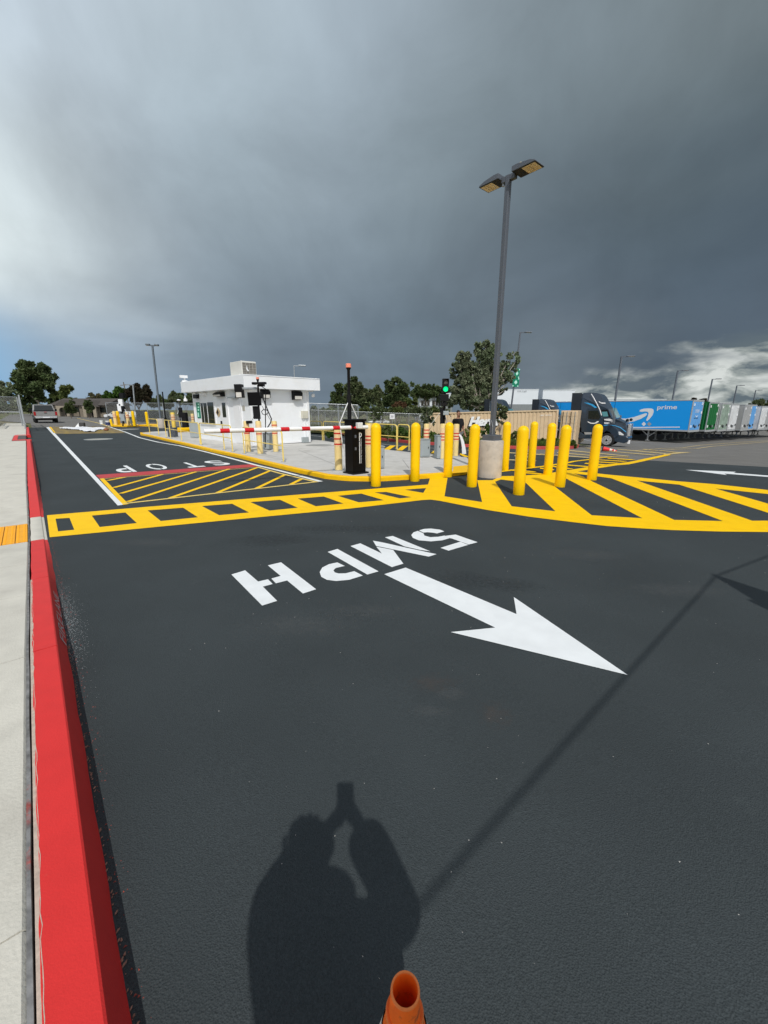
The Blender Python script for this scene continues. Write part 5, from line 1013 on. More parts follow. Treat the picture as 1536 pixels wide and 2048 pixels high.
# left fence frames
GF = 'temporary fence frames by the sidewalk'
def frame(A, B, h, label, mids=()):
    t = Th('fence_frame', label, 'fence', A, 0, GF); d = B-A; up = Vector((0, 0, h)); r = .05
    MB().tube([Vector((0, 0, 0)), up, d+up, d], r, 8).build('frame', M_gal, t, smooth=True); MB().tube([up*.5, d+up*.5], r*.7, 6).build('mid_rail', M_gal, t, smooth=True)
    for k in mids: MB().tube([d*k, d*k+up], r*.8, 6).build('post', M_gal, t, smooth=True)
    MB().add([Vector((0, 0, .05)), d+Vector((0, 0, .05)), d+up, up], [(0, 1, 2, 3)]).build('wire_mesh', M_link, t)
frame(ST(39.5, -.26, .15), ST(46, -.30, .15), 2.35, 'fence frame along the kerb nearest the red kerb end')
frame(ST(46.6, -.30, .15), ST(53, -.40, .15), 2.35, 'second fence frame along the kerb, behind the nearest one')
frame(ST(46.3, -2.45, .1), ST(46.3, -.45, .1), 2.4, 'fence frame spanning across the far sidewalk')
frame(ST(39.5, -2.5, .05), ST(46, -2.45, .05), 2.3, 'fence frame at the left edge along the grass verge', (.5,))
frame(ST(46.6, -2.45, .05), ST(60, -2.6, .05), 1.6, 'lower far fence frame on the left of the sidewalk', (.25, .5, .75))
# square signs on posts by the planting strip
for u, v0, v1, w, s_, D_, lb in ((784.2, 828, 838, 9.4, '501', 27, 'small white square sign 501 on a thin post right of the leftmost bollard'), (842.5, 830.5, 839.5, 8, 'S', 27, 'small white sign left of the grey box, by the sapling')):
    b = PD(u, 860, D_); b.z = G(b.x, b.y); zt = Z(b, v0)-b.z; zb_ = Z(b, v1)-b.z; ww = w*D_/FPX/2; t = Th('square_sign', lb, 'sign', b)
    MB().tube([(0, 0, 0), (0, 0, zb_+.1)], .02, 6).build('post', M_gal, t); pl = MB().box(-ww, ww, -.03, -.015, zb_, zt).build('plate', M_trimw, t)
    text(s_, t.M @ Vector((-ww*.6, -.033, zb_+(zt-zb_)*.3)), (ww*1.2, 0, 0), (0, 0, (zt-zb_)*.42), 'lettering', M_blk, pl, True)
# ================================================================== container and trailers
def boxpart(T, nm, m, x0, x1, y0, y1, z0, z1, par=None, bevel=0): return MB().box(x0, x1, y0, y1, z0, z1).build(nm, m, par or T, bevel=bevel)
ca = PD(1113, 885, 31.5); cb = PD(858, 870, 33.5); d = Vector((ca.x-cb.x, ca.y-cb.y, 0)); Lc = d.length; zc_ = [1.65+2.6/815*0, 0]
zr = Z(ca, 819.2)-2.6; zl = Z(cb, 825.8)-2.6; pit = math.atan2(zl-zr, Lc)
ct = Th('shipping_container', 'beige corrugated shipping container with white slanted lettering', 'container', (cb.x, cb.y, zl), rot=(0, pit, math.atan2(d.y, d.x)))
def corr(T, x0, x1, y, z0, z1, m, nm, pitch=.28, dep=.04, face=-1):
    mb = MB(); vs = []; fs = []; x = x0; pts = []
    while x < x1-.01:
        for dx, dy in ((0, 0), (.35, 0), (.5, 1), (.85, 1)): 
            xx = x+dx*pitch
            if xx < x1: pts.append((xx, y+(-face)*dep*dy))
        x += pitch
    pts.append((x1, y)); n = len(pts)
    vs = [(a, b, z0) for a, b in pts]+[(a, b, z1) for a, b in pts]; fs = [(i, i+1, i+1+n, i+n) for i in range(n-1)]; mb.add(vs, fs); return mb.build(nm, m, T)
corr(ct, .12, Lc-.12, .05, .16, 2.5, M_beige, 'side_wall')
MB().box(.05, Lc-.05, .1, 2.4, .14, 2.56).build('body', M_beige, ct); mb = MB()
for x in (0, Lc-.14): mb.box(x, x+.14, 0, .14, 0, 2.6)
mb.box(.14, Lc-.14, 0, .1, 2.5, 2.6); mb.box(.14, Lc-.14, 0, .1, 0, .16); mb.build('frame', M_beige, ct)
def cpl(zpts, y, nm, m, par, th=.004, sc=(840, 660, 5.12)):
    mb = MB()
    for pp in zpts: mb.prism([hitlocal(ct, *q, 1, y) for q in zm(pp, *sc)], (0, -th, 0))
    return mb.build(nm, m, par)
x0 = hitlocal(ct, 937, 852, 1, 0); x1 = hitlocal(ct, 1002, 852, 1, 0); M_ = ct.M; mr3 = M_.to_3x3()
zz0 = hitlocal(ct, 960, 852, 1, 0).z; zz1 = hitlocal(ct, 960, 833, 1, 0).z
for off_, m, nm in (((-.10, -.008, -.10), M_blk, 'lettering_shadow'), ((0, -.014, 0), M_trimw, 'lettering')):
    text('Hertz', M_ @ Vector((x0.x, 0, zz0)), mr3 @ Vector((x1.x-x0.x, 0, 0)), mr3 @ Vector((0, 0, zz1-zz0)), nm, m, ct, True, off=mr3 @ Vector(off_), shear=.3, thick=.06)
zz2 = hitlocal(ct, 960, 862, 1, 0).z; zz3 = hitlocal(ct, 960, 856, 1, 0).z; x2 = hitlocal(ct, 930, 860, 1, 0).x; x3 = hitlocal(ct, 1000, 860, 1, 0).x
text('EQUIPMENT RENTAL', M_ @ Vector((x2, -.01, zz2)), mr3 @ Vector((x3-x2, 0, 0)), mr3 @ Vector((0, 0, zz3-zz2)), 'lettering', M_blk, ct, True, shear=.2)
x4 = hitlocal(ct, 1080, 832, 1, 0); x5 = hitlocal(ct, 1104, 832, 1, 0); text('HERZ 151435 2', M_ @ Vector((x4.x, -.01, x4.z)), mr3 @ Vector((x5.x-x4.x, 0, 0)), mr3 @ Vector((0, 0, .09)), 'lettering', M_trimw, ct, True)
# second container with its door end toward the truck
c2 = PD(1116, 885, 31.2); c2b = PD(1149, 885, 30.6); z2 = Z(c2, 820.5)-2.6; d2 = Vector((c2b.x-c2.x, c2b.y-c2.y, 0)); W2 = d2.length
cn = Th('shipping_container', 'beige container door end with lock bars beside the truck cab', 'container', (c2.x, c2.y, z2), math.atan2(d2.y, d2.x))
MB().box(0, W2, .06, 5.9, 0, 2.58).build('body', M_beige, cn, bevel=.02)
for i in range(2): MB().box(.06+i*W2/2, W2/2*(i+1)-.03, 0, .06, .12, 2.48).build('door', M_beige, cn, bevel=.012)
for i in range(4): MB().tube([(W2*(.14+.24*i), -.03, .1), (W2*(.14+.24*i), -.03, 2.5)], .02, 6).build('lock_bar', M_gal if i % 2 else M_blk, cn)
for k, z in enumerate((.5, 1.1, 1.7, 2.2)): MB().box(.05, W2-.05, -.02, 0, z, z+.03).build('door_rib', M_beige, cn)
# trailers
NX = Vector((.57, -.82, 0)).normalized(); PY = Vector((-NX.y, NX.x, 0)); TRZ = math.atan2(NX.y, NX.x)
A0 = PD(1371.5, 886, 40.3); A0.z = G(A0.x, A0.y)-.02
M_twhite = mat('trailer_white', (.66, .68, .69), .5, 0, .06, .8, col2=(.50, .50, .49), c2s=1.0, c2lo=.5, c2hi=.7); M_tgreen = mat('trailer_green', (.004, .13, .03), .5, 0, .08, .6); M_tgrey = mat('trailer_grey', (.38, .39, .39), .5, .1, .08, .8)
M_tlb = mat('trailer_door_blue', (.12, .36, .72), .45, 0, .06, 1); M_under = mat('trailer_underframe', (.02, .02, .02), .8, 0, .2, 3)
def trailer(label, k, side, rear, Ln=15.2, H=4.13, corrug=False, group='parked trailers in a row', dx=0.):
    p = A0+PY*3.55*k+NX*dx; p.z = G(p.x, p.y); t = Th('semi_trailer', label, 'trailer', p, TRZ, group); Wd = 2.58; z0 = 1.13
    bd = MB().box(-Ln, 0, .0, Wd, z0+.12, H).build('body', side, t, bevel=.03)
    if corrug: corr(t, -Ln+.1, -.1, -.045, z0+.2, H-.1, side, 'side_wall', .42, .05)
    MB().box(-Ln-.01, .02, -.02, Wd+.02, H-.07, H+.015).build('top_rail', M_alu if not corrug else side, t); MB().box(-Ln-.01, .02, -.025, Wd+.025, z0, z0+.16).build('bottom_rail', M_alu, t)
    mb = MB()
    for y in (-.02, Wd-.1): mb.box(-.02, .05, y, y+.12, z0, H)
    mb.box(-.02, .05, .1, Wd-.1, H-.16, H+.01); mb.box(-.02, .06, .0, Wd, z0-.05, z0+.14); mb.build('rear_frame', M_alu, t)
    nose = MB().box(.0, .045, .1, Wd-.1, z0+.15, H-.17).build('front_panel', rear, t, bevel=.008)
    for y in (.72, 1.29, 1.86): MB().box(.045, .058, y-.02, y+.02, z0+.16, H-.2).build('panel_seam', rear, nose)
    for y, z, c_ in ((.3, H-.45, M_trimw), (2.2, H-.35, M_trimw), (2.3, H-1.2, M_trimw), (.3, z0+.5, M_trimw), (1.3, z0+.45, M_blk), (1.6, z0+.5, M_gal), (.95, z0+.55, M_blk), (2.25, z0+.6, M_blk)): MB().box(.04, .10, y-.07, y+.07, z-.12, z+.12).build('connector', c_, nose, bevel=.01)
    MB().box(-Ln-.02, -Ln+.1, .3, Wd-.3, .45, .55).build('bumper', M_under, t); MB().box(-Ln+.8, -Ln+5, .6, 1.98, .82, z0).build('underframe', M_under, t); MB().box(-Ln, -.2, .5, 2.1, z0-.18, z0).build('chassis', M_under, t)
    for x in (-Ln+1.8, -Ln+3.05):
        for y in (.12, Wd-.42):
            w = MB().lathe([(.38, 0), (.52, .02), (.53, .08), (.53, .26), (.52, .32), (.38, .34)], (x, y+.32, .53), 24, ax=(0, -1, 0)).build('wheel', M_rubber, t, smooth=True)
            MB().lathe([(.30, 0), (.28, .04), (.1, .05), (.001, .06)], (x, y if y < 1 else y+.34, .53), 16, ax=(0, -1, 0)).build('rim', M_chrome, w)
    for y in (.3, Wd-.35): MB().box(-Ln+.9, -Ln+.93, y-.2, y+.3, .25, .9).build('mudflap', M_under, t)
    mb = MB()
    for y in (.35, Wd-.45): mb.box(-3.7, -3.58, y, y+.12, .12, z0); mb.box(-3.82, -3.46, y-.08, y+.2, .06, .12)
    mb.box(-3.67, -3.61, .4, Wd-.4, .7, .78)
    for sx in (-1, 1): mb.ob((-3.64, .38, .5), (.12, 0, 0), (0, .05, 0), (sx*.75, 0, .62)); 
    mb.build('landing_gear', M_tgrey, t)
    return t, bd
tr0, bd0 = trailer('bright blue box trailer with white curved arrow and the word prime', 0, M_tblue, M_tlb)
def tpl(zpts, nm, m, y=-.006, sc=(1100, 740, 5.12), T=None, th=.004):
    T = T or tr0; mb = MB()
    for pp in zpts: mb.prism([hitlocal(T, *q, 1, y) for q in zm(pp, *sc)], (0, -th, 0))
    return mb.build(nm, m, bd0 if T is tr0 else T)
tpl([[(600, 470), (640, 488), (700, 497), (780, 497), (860, 482), (930, 458), (975, 443), (990, 442), (994, 455), (975, 474), (930, 500), (860, 526), (790, 540), (720, 540), (640, 525), (580, 500)], [(915, 424), (922, 408), (960, 396), (1010, 392), (1045, 395), (1060, 406), (1062, 430), (1048, 465), (1020, 500), (997, 521), (986, 520), (988, 505), (1004, 470), (1010, 440), (1000, 428), (970, 424), (940, 428)]], 'arrow_logo', M_trimw)
tpl([[(840, 584), (1330, 580), (1330, 589), (840, 594)]], 'white_line', M_trimw); tpl([[(938, 553), (961, 531), (984, 553), (961, 576)]], 'diamond_mark', M_trimw); tpl([[(994, 553), (1016, 531), (1040, 553), (1016, 576)]], 'diamond_mark', M_tgrey)
q0 = hitlocal(tr0, 1100+1094/5.12, 740+417/5.12, 1, -.006); q1 = hitlocal(tr0, 1100+1297/5.12, 740+404/5.12, 1, -.006); q2 = hitlocal(tr0, 1100+1094/5.12, 740+362/5.12, 1, -.006); mr3 = tr0.M.to_3x3()
text('prime', tr0.M @ q0, mr3 @ Vector((q1.x-q0.x, 0, (q1.z-q0.z)*.2)), mr3 @ Vector((0, 0, q2.z-q0.z)), 'lettering', M_trimw, bd0, True, off=mr3 @ Vector((0, -.006, 0)), thick=.012)
for i, (s_, zz_) in enumerate((('320', 2.95), ('SMILE', 2.35))): text(s_, tr0.M @ Vector((.06, .75, zz_)), mr3 @ Vector((0, 1.0, 0)), mr3 @ Vector((0, 0, .28 if i == 0 else .12)), 'lettering', M_trimw if i == 0 else M_blk, tr0, True)
MB().prism([(.06, .8, 2.7), (.06, 1.25, 2.58), (.06, 1.7, 2.7), (.06, 1.25, 2.50)], (.006, 0, 0)).build('smile_mark', M_trimw, tr0)
rows = [('dark green corrugated trailer beside the bright blue one', M_tgreen, M_tgreen, True), ('white trailer with grey green rear next to the green one', M_twhite, mat('weathered_green_grey', (.26, .34, .28), .6, 0, .3, 2), False), ('white trailer, second beyond the green one', M_twhite, M_twhite, False), ('grey aluminium trailer left of the farther blue trailer', M_tgrey, M_tgrey, False), ('farther blue trailer between grey and white trailers', M_tblue, M_tlb, False),
        ('white trailer just right of the farther blue one', M_twhite, M_twhite, False), ('white trailer second from the right edge', M_twhite, M_tgrey, False), ('light blue fronted trailer close to the right edge', M_tblue, M_tlb, False), ('white trailer cut by the right edge of the picture', M_twhite, M_twhite, False), ('white trailer at the very end of the row', M_twhite, M_twhite, False)]
for k, (lb, s_, r_, cg) in enumerate(rows): trailer(lb, k+1, s_, r_, H=4.05 if k != 4 else 4.13, corrug=cg or k in (1, 2), dx=random.uniform(-.3, .5))
# ================================================================== tractor units
TRP = None
def tractor(label, loc, rz):
    t = Th('truck_tractor', label, 'truck', loc, rz, 'dark blue truck tractors')
    W_ = 1.18
    def hull(pr, hw, nm, m, par=t, bevel=.05):
        """profile points (x, z) with half width per point"""
        n = len(pr); vs = [(x, -w, z) for (x, z), w in zip(pr, hw)]+[(x, w, z) for (x, z), w in zip(pr, hw)]
        loops = [Vector((x, 0, z)) for x, z in pr]; tri = geometry.tessellate_polygon([loops]); fs = []
        for a in tri:
            nn = (loops[a[1]]-loops[a[0]]).cross(loops[a[2]]-loops[a[0]]).y
            a = tuple(a) if nn < 0 else tuple(a[::-1]); fs.append(a); fs.append(tuple(i+n for i in a[::-1]))
        ar = sum(pr[i][0]*pr[(i+1) % n][1]-pr[(i+1) % n][0]*pr[i][1] for i in range(n))
        for i in range(n):
            j = (i+1) % n; fs.append((i, i+n, j+n, j) if ar > 0 else (i, j, j+n, i+n))
        mb = MB().add(vs, fs); return mb.build(nm, m, par, bevel=bevel, seg=3)
    global TRP
    if TRP is None:
        Q = lambda pts, y=-1.17: [(q.x, q.z) for q in (hitlocal(t, u, v, 1, y) for u, v in zm(pts, 1100, 770, 8.533))]
        TRP = dict(cab=Q([(905, 575), (905, 800), (600, 805), (545, 805), (520, 560), (535, 210), (566, 134), (650, 127), (765, 131), (848, 153), (895, 202), (945, 300), (1002, 412), (1060, 562)], -1.0),
            hood=Q([(900, 580), (1060, 563), (1130, 580), (1210, 612), (1290, 662), (1308, 700), (1312, 885), (1083, 935), (1062, 862), (1012, 802), (952, 782), (900, 792)], -1.05),
            fair=Q([(378, 136), (545, 134), (535, 210), (500, 520), (480, 930), (365, 932), (352, 420)]), door=Q([(640, 402), (825, 398), (872, 545), (905, 585), (900, 800), (605, 800), (615, 560)]), win=Q([(655, 440), (818, 436), (862, 556), (830, 590), (650, 582)]),
            stripe=Q([(575, 298), (650, 304), (735, 332), (805, 386), (765, 390), (705, 348), (630, 318)]), smile=Q([(642, 618), (700, 645), (760, 646), (815, 614), (838, 622), (800, 652), (745, 664), (690, 658), (648, 638)]),
            ws=Q([(872, 428), (985, 420), (1012, 470), (1046, 550), (905, 548)], -1.04), wsb=Q([(888, 458), (978, 452), (1000, 535), (908, 538)], -1.04), fs=Q([(832, 272), (880, 298), (950, 300), (952, 320), (890, 320), (845, 296)], -1.0), hm=Q([(920, 578), (1000, 570), (1060, 592), (1082, 625), (1040, 642), (1030, 618), (960, 606), (925, 600)]), hm2=Q([(920, 640), (1015, 640), (1010, 662), (925, 662)]),
            trim=Q([(700, 152), (740, 215), (800, 322), (850, 425), (880, 520)]), arc=Q([(915, 690), (1000, 684), (1100, 694), (1200, 730), (1292, 805)]), arc2=Q([(905, 690), (1000, 680), (1090, 700), (1160, 760), (1180, 860), (1083, 935), (1062, 862), (1012, 802), (952, 782), (905, 792)]), light=Q([(1135, 795), (1190, 798), (1258, 850), (1250, 862), (1160, 852)]), bump=Q([(1085, 870), (1300, 868), (1340, 905), (1335, 965), (1262, 998), (1085, 958)], -1.1),
            step=Q([(450, 845), (520, 803), (585, 850), (700, 850), (700, 915), (450, 915)]), tank=Q([(575, 805), (705, 808), (705, 845), (590, 848)]), plates=[Q([(475, 682), (508, 682), (508, 720), (475, 720)]), Q([(470, 735), (498, 735), (498, 775), (470, 775)])], grille=Q([(1290, 664), (1330, 670), (1340, 882), (1312, 884)], -1.0))
    zw = lambda pr, f: [f(x, z) for x, z in pr]
    hull(TRP['cab'], zw(TRP['cab'], lambda x, z: 1.15 if z < 2.75 else 1.15-.24*min((z-2.75)/1.2, 1)), 'cab', M_navy, bevel=.06)
    xm = max(x for x, z in TRP['hood']); hull(TRP['hood'], zw(TRP['hood'], lambda x, z: 1.10-.24*max(0, min((x-.2)/(xm-.2), 1))**1.5-.10*max(0, z-1.5)), 'hood', M_navy, bevel=.07)
    gx = max(x for x, z in TRP['grille']); gz0 = min(z for x, z in TRP['grille']); gz1 = max(z for x, z in TRP['grille']); gr = MB().box(gx-.18, gx+.03, -.66, .66, gz0, gz1).build('grille', M_chrome, t, bevel=.04); MB().box(gx+.03, gx+.045, -.03, .03, gz0+.05, gz1-.05).build('grille_bar', M_blk, gr)
    MB().prism([(x, -1.1, z) for x, z in TRP['bump']], (0, 2.2, 0)).build('bumper', M_navy, t, bevel=.06); MB().box(gx-.05, gx+.12, -.9, -.7, .28, .55).build('tow_light', M_trimw, t, bevel=.02)
    for sy in (-1, 1):
        fl = lambda k, nm, m, y=1.16, th=.012, bv=0: MB().prism([(x, y*sy, z) for x, z in TRP[k]], (0, th*sy, 0)).build(nm, m, t, bevel=bv)
        fl('fair', 'side_fairing', mat('fairing_paint', (.014, .02, .03), .4, .1, .05, 2, coat=.3), 1.10, .05, .02); fl('door', 'door', M_navy, 1.145, .02, .008); fl('win', 'side_window', M_glass, 1.168, .006); fl('smile', 'smile_mark', M_trimw, 1.168, .006)
        fl('stripe', 'blue_stripe', M_lblue, 1.14, .018); fl('ws', 'windshield_frame', M_blk, 1.13, .03); fl('wsb', 'windshield', mat('windshield_glass', (.10, .30, .34), .08, spec=.8), 1.162, .006); fl('fs', 'smile_mark', M_trimw, 1.10, .02); fl('hm', 'hood_mark', M_trimw, 1.07, .04); fl('hm2', 'hood_mark', M_trimw, 1.07, .04)
        fl('arc2', 'fender', M_navy, 1.0, .17, .05); fl('light', 'headlight', mat('headlight_glass', (.75, .77, .78), .15, coat=.6), 1.0, .13, .02); fl('step', 'side_step', M_navy, 1.0, .18, .03); fl('tank', 'fuel_tank', M_tgrey, .95, .2, .03)
        MB().tube([(x, (1.165-.08*max(0, z-2.9))*sy, z) for x, z in TRP['trim']], .032, 8).build('white_trim', M_trimw, t, smooth=True); MB().tube([(x, (1.17-.17*i/4)*sy, z) for i, (x, z) in enumerate(TRP['arc'])], .026, 8).build('blue_stripe', M_lblue, t, smooth=True)
        for q in TRP['plates']: MB().prism([(x, 1.155*sy, z) for x, z in q], (0, .01*sy, 0)).build('notice_plate', M_trimw, t)
        MB().tube([(.22, 1.15*sy, 2.05), (.35, 1.42*sy, 2.0)], .02, 6).build('mirror_arm', M_blk, t); MB().box(.26, .42, min(1.32*sy, 1.52*sy), max(1.32*sy, 1.52*sy), 1.72, 2.3).build('mirror', mat('mirror_grey', (.12, .14, .16), .3), t, bevel=.04)
        MB().tube([(gx-.45, .85*sy, 1.72), (gx-.25, 1.0*sy, 1.93)], .014, 6).build('hood_mirror_arm', M_blk, t); MB().sphere((gx-.22, 1.03*sy, 1.98), .11).build('hood_mirror', M_blk, t, smooth=True)
        for x in (0, -4.0, -5.3):
            dual = x < -1; y = (1.20 if not dual else 1.25)*sy; wd_ = .30 if not dual else .6
            wh = MB().lathe([(.30, 0), (.48, .0), (.515, .04), (.515, wd_-.04), (.48, wd_), (.30, wd_)], (x, y, .51), 32, ax=(0, -sy, 0)).build('wheel', M_rubber, t, smooth=True)
            rm = MB().lathe([(.345, -.012), (.32, .0), (.28, .05), (.17, .06) if not dual else (.17, .16), (.11, .0), (.085, -.03), (.001, -.035)], (x, y, .51), 24, ax=(0, -sy, 0)).build('rim', M_chrome, wh, smooth=True)
            MB().lathe([(.075, 0), (.06, .03), (.001, .035)], (x, y+.03*sy, .51), 12, ax=(0, sy, 0)).build('hub_cap', M_blk, rm, smooth=True)
            if not dual and sy < 0:
                for q in range(8): a = q*math.pi/4; MB().lathe([(.026, 0), (.026, .01), (.001, .012)], (x+.24*math.cos(a), y+.005*sy, .51+.24*math.sin(a)), 8, ax=(0, sy, 0)).build('hand_hole', M_blk, rm)
    MB().add([(.42, -1.0, 2.14), (.42, 1.0, 2.14), (.05, .92, 2.86), (.05, -.92, 2.86)], [(0, 1, 2, 3)]).build('windshield', MC['windshield_glass'], t)
    MB().box(-6.0, .9, -.42, .42, .55, .95).build('chassis', M_under, t); MB().box(-5.2, -4.2, -.45, .45, .95, 1.12).build('fifth_wheel', M_under, t); MB().tube([(.2, -1.0, 2.0), (.22, -1.02, 3.6)], .012, 6).build('antenna', M_blk, t)
    return t
tl = PD(1212, 890, 31.0); fw = math.radians(-37); side = Vector((math.sin(fw), -math.cos(fw), 0)); c0 = Vector((tl.x, tl.y, 0))-side*1.2; c0.z = G(c0.x, c0.y)+.0
tractor('dark blue day-cab truck facing right, behind the rightmost bollard', c0, fw)
for u, D_, lb in ((1015, 50, 'dark blue truck whose roof shows over the container behind the lamp post'), (1113, 47, 'dark blue truck whose roof shows over the container left of the front truck')):
    p = PD(u, 885, D_); zt_ = Z(p, 797.5); tractor(lb, (p.x, p.y, max(G(p.x, p.y), zt_-4.02)), math.radians(-33))
# ================================================================== pickup truck
def pickup(label, loc, rz):
    t = Th('pickup_truck', label, 'pickup truck', loc, rz); M_silver = mat('silver_tan_car_paint', (.29, .29, .285), .3, .3, .03, 2, coat=.4); hw = .98
    prof = [(0, .62), (0, 1.22), (1.75, 1.25), (1.9, 1.28), (2.25, 1.92), (3.6, 1.95), (4.3, 1.33), (5.6, 1.18), (5.75, .6), (5.1, .42), (.6, .45)]
    ws = [hw, hw, hw, hw, hw-.14, hw-.16, hw-.03, hw-.05, hw-.08, hw, hw]; n = len(prof)
    loops = [Vector((0, y, z)) for y, z in prof]; fs = []
    vs = [(-w, y, z) for (y, z), w in zip(prof, ws)]+[(w, y, z) for (y, z), w in zip(prof, ws)]
    for a in geometry.tessellate_polygon([loops]):
        nn = (loops[a[1]]-loops[a[0]]).cross(loops[a[2]]-loops[a[0]]).x; a = tuple(a) if nn < 0 else tuple(a[::-1]); fs += [a, tuple(i+n for i in a[::-1])]
    for i in range(n): j = (i+1) % n; fs.append((i, i+n, j+n, j))
    b_ = MB().add(vs, fs).build('body', M_silver, t, bevel=.05, seg=3); bm = bmesh.new(); bm.from_mesh(b_.o.data); bmesh.ops.recalc_face_normals(bm, faces=bm.faces[:]); bm.to_mesh(b_.o.data); bm.free()
    tg = MB().box(-.78, .78, -.03, 0, .72, 1.2).build('tailgate', M_silver, t, bevel=.02); MB().box(-.12, .12, -.045, -.03, 1.0, 1.07).build('handle', M_blk, tg); MB().box(-.10, .10, -.04, -.03, 1.12, 1.18).build('badge', mat('badge_red', (.4, .1, .1), .5), tg)
    MB().box(-.9, .9, -.16, .0, .50, .68).build('bumper', M_chrome, t, bevel=.03); MB().box(-.28, .28, -.17, -.155, .54, .64).build('licence_plate', M_trimw, t)
    MB().box(-.95, .95, .0, 1.7, 1.22, 1.30).build('bed_cover', M_blk, t, bevel=.02)
    MB().add([(-.84, 1.86, 1.31), (.84, 1.86, 1.31), (.74, 2.19, 1.86), (-.74, 2.19, 1.86)], [(0, 1, 2, 3)]).build('rear_window', M_glass, t)
    for s in (-1, 1):
        MB().box(min(.80*s, .985*s), max(.80*s, .985*s), -.02, .08, .78, 1.18).build('tail_light', mat('tail_light_red', (.35, .01, .012), .25), t, bevel=.02)
        MB().box(min(.98*s, 1.24*s), max(.98*s, 1.24*s), 3.7, 3.8, 1.22, 1.48).build('mirror', M_blk, t, bevel=.03)
        MB().add([(.955*s, 2.2, 1.34), (.955*s, 4.0, 1.34), (.85*s, 3.6, 1.80), (.86*s, 2.4, 1.80)], [(0, 1, 2, 3)]).build('side_window', M_glass, t)
        for y in (1.15, 4.85):
            w = MB().lathe([(.24, 0), (.39, .01), (.40, .05), (.40, .24), (.38, .28)], (1.0*s, y, .40), 24, ax=(-s, 0, 0)).build('wheel', M_rubber, t, smooth=True); MB().lathe([(.24, 0), (.2, .03), (.001, .04)], (1.0*s, y, .40), 16, ax=(-s, 0, 0)).build('rim', M_chrome, w)
    MB().box(-.5, .5, .3, 1.6, .30, .50).build('underbody', M_under, t); MB().box(-.8, .8, 1.05, 1.25, .28, .42).build('axle', M_under, t); MB().box(-.35, .35, 4.2, 5.4, .28, .45).build('engine_cradle', M_under, t); return t
pp = P(95, 846); dv = Vector((pp.x, pp.y)).normalized(); pk = pickup('silver pickup truck seen from behind on the far left road', (pp.x, pp.y, G(pp.x, pp.y)), math.atan2(KA.y, KA.x)-math.pi/2+.02); pk.o.scale = (1.06,)*3
def car(label, u, v, D, col, rz, s=1.):
    b = PD(u, v, D); b.z = G(b.x, b.y); t = Th('parked_car', label, 'car', b, rz, 'far parked cars'); m = mat('car_'+str(int(col[0]*99)), col, .3, .1, .03, 2, coat=.4)
    pr = [(-2.2, .35), (-2.25, .8), (-1.3, .95), (-.6, 1.42), (.8, 1.45), (1.5, 1.0), (2.2, .9), (2.25, .4)]
    MB().prism([(x*s, -.85, z*s) for x, z in pr], (0, 1.7, 0)).build('body', m, t, bevel=.1); MB().prism([(x*s, -.865, z*s) for x, z in ((-1.1, .97), (-.55, 1.36), (.75, 1.38), (1.3, 1.0))], (0, 1.73, 0)).build('window', M_glass, t)
    for x in (-1.4, 1.4): MB().lathe([(.32, 0), (.32, .2), (.001, .2)], (x*s, -.7, .33), 16, ax=(0, -1, 0)).build('wheel', M_rubber, t)
car('white car behind the fence left of the cream box mast', 238, 826, 75, (.7, .72, .73), .2, 1.0); car('white car behind the fence right of the cream box mast', 256, 828, 78, (.72, .74, .75), -.2); car('silver car behind the screen cloth fence', 275, 824, 82, (.5, .52, .54), .1); car('silver car farther right behind the screen cloth', 312, 826, 84, (.5, .52, .54), .0); car('white car under the far trees right of the beacon mast', 757, 816, 88, (.7, .71, .72), .2)
# ================================================================== far buildings
def bld(label, u0, u1, v0, D, dep, m, base=None, wins=(), roof=None, par=True, name='warehouse', cat='building'):
    a = PD(u0, 817, D); b = PD(u1, 817, D); gz_ = min(G(a.x, a.y), G(b.x, b.y))-.2; top = Z(a, v0)-gz_; t = Th(name, label, cat, (a.x, a.y, gz_)); w = b.x-a.x
    MB().box(0, w, 0, dep, 0, top).build('wall', m, t); MB().box(-.1, w+.1, -.12, dep+.1, top, top+.25).build('parapet', m, t)
    if base: MB().box(-.05, w+.05, -.15, 0, 0, Z(a, base)-gz_).build('base_band', mat('grey_wall_band', (.22, .24, .25), .7), t)
    for q0, q1, r0, r1 in wins:
        x0, x1 = (q0-u0)/(u1-u0)*w, (q1-u0)/(u1-u0)*w; f = MB().box(x0, x1, -.2, -.16, Z(a, r1)-gz_, Z(a, r0)-gz_).build('window', M_glass, t)
        for k in (1, 2): MB().box(x0+(x1-x0)*k/3-.05, x0+(x1-x0)*k/3+.05, -.24, -.2, Z(a, r1)-gz_, Z(a, r0)-gz_).build('mullion', M_trimw, f)
    return t, w, gz_
M_wh = mat('white_warehouse_wall', (.70, .74, .79), .7, 0, .03, .2)
b1 = bld('white two storey office building with dark windows behind the traffic light', 838.5, 904, 788, 150, 20, M_wh, base=811.5, wins=((842, 859, 801, 811), (864, 882, 801, 811), (862, 873, 816, 824)))
b2 = bld('long white warehouse behind the container and the tall tree', 980, 1074, 779.5, 170, 40, M_wh, base=808.5)
b3 = bld('white warehouse block left of the truck cab roof', 1083, 1146, 781, 175, 40, M_wh, base=810)
b4 = bld('low white warehouse above the blue trailer', 1150, 1330, 799, 210, 40, mat('pale_warehouse_wall', (.55, .60, .64), .7))
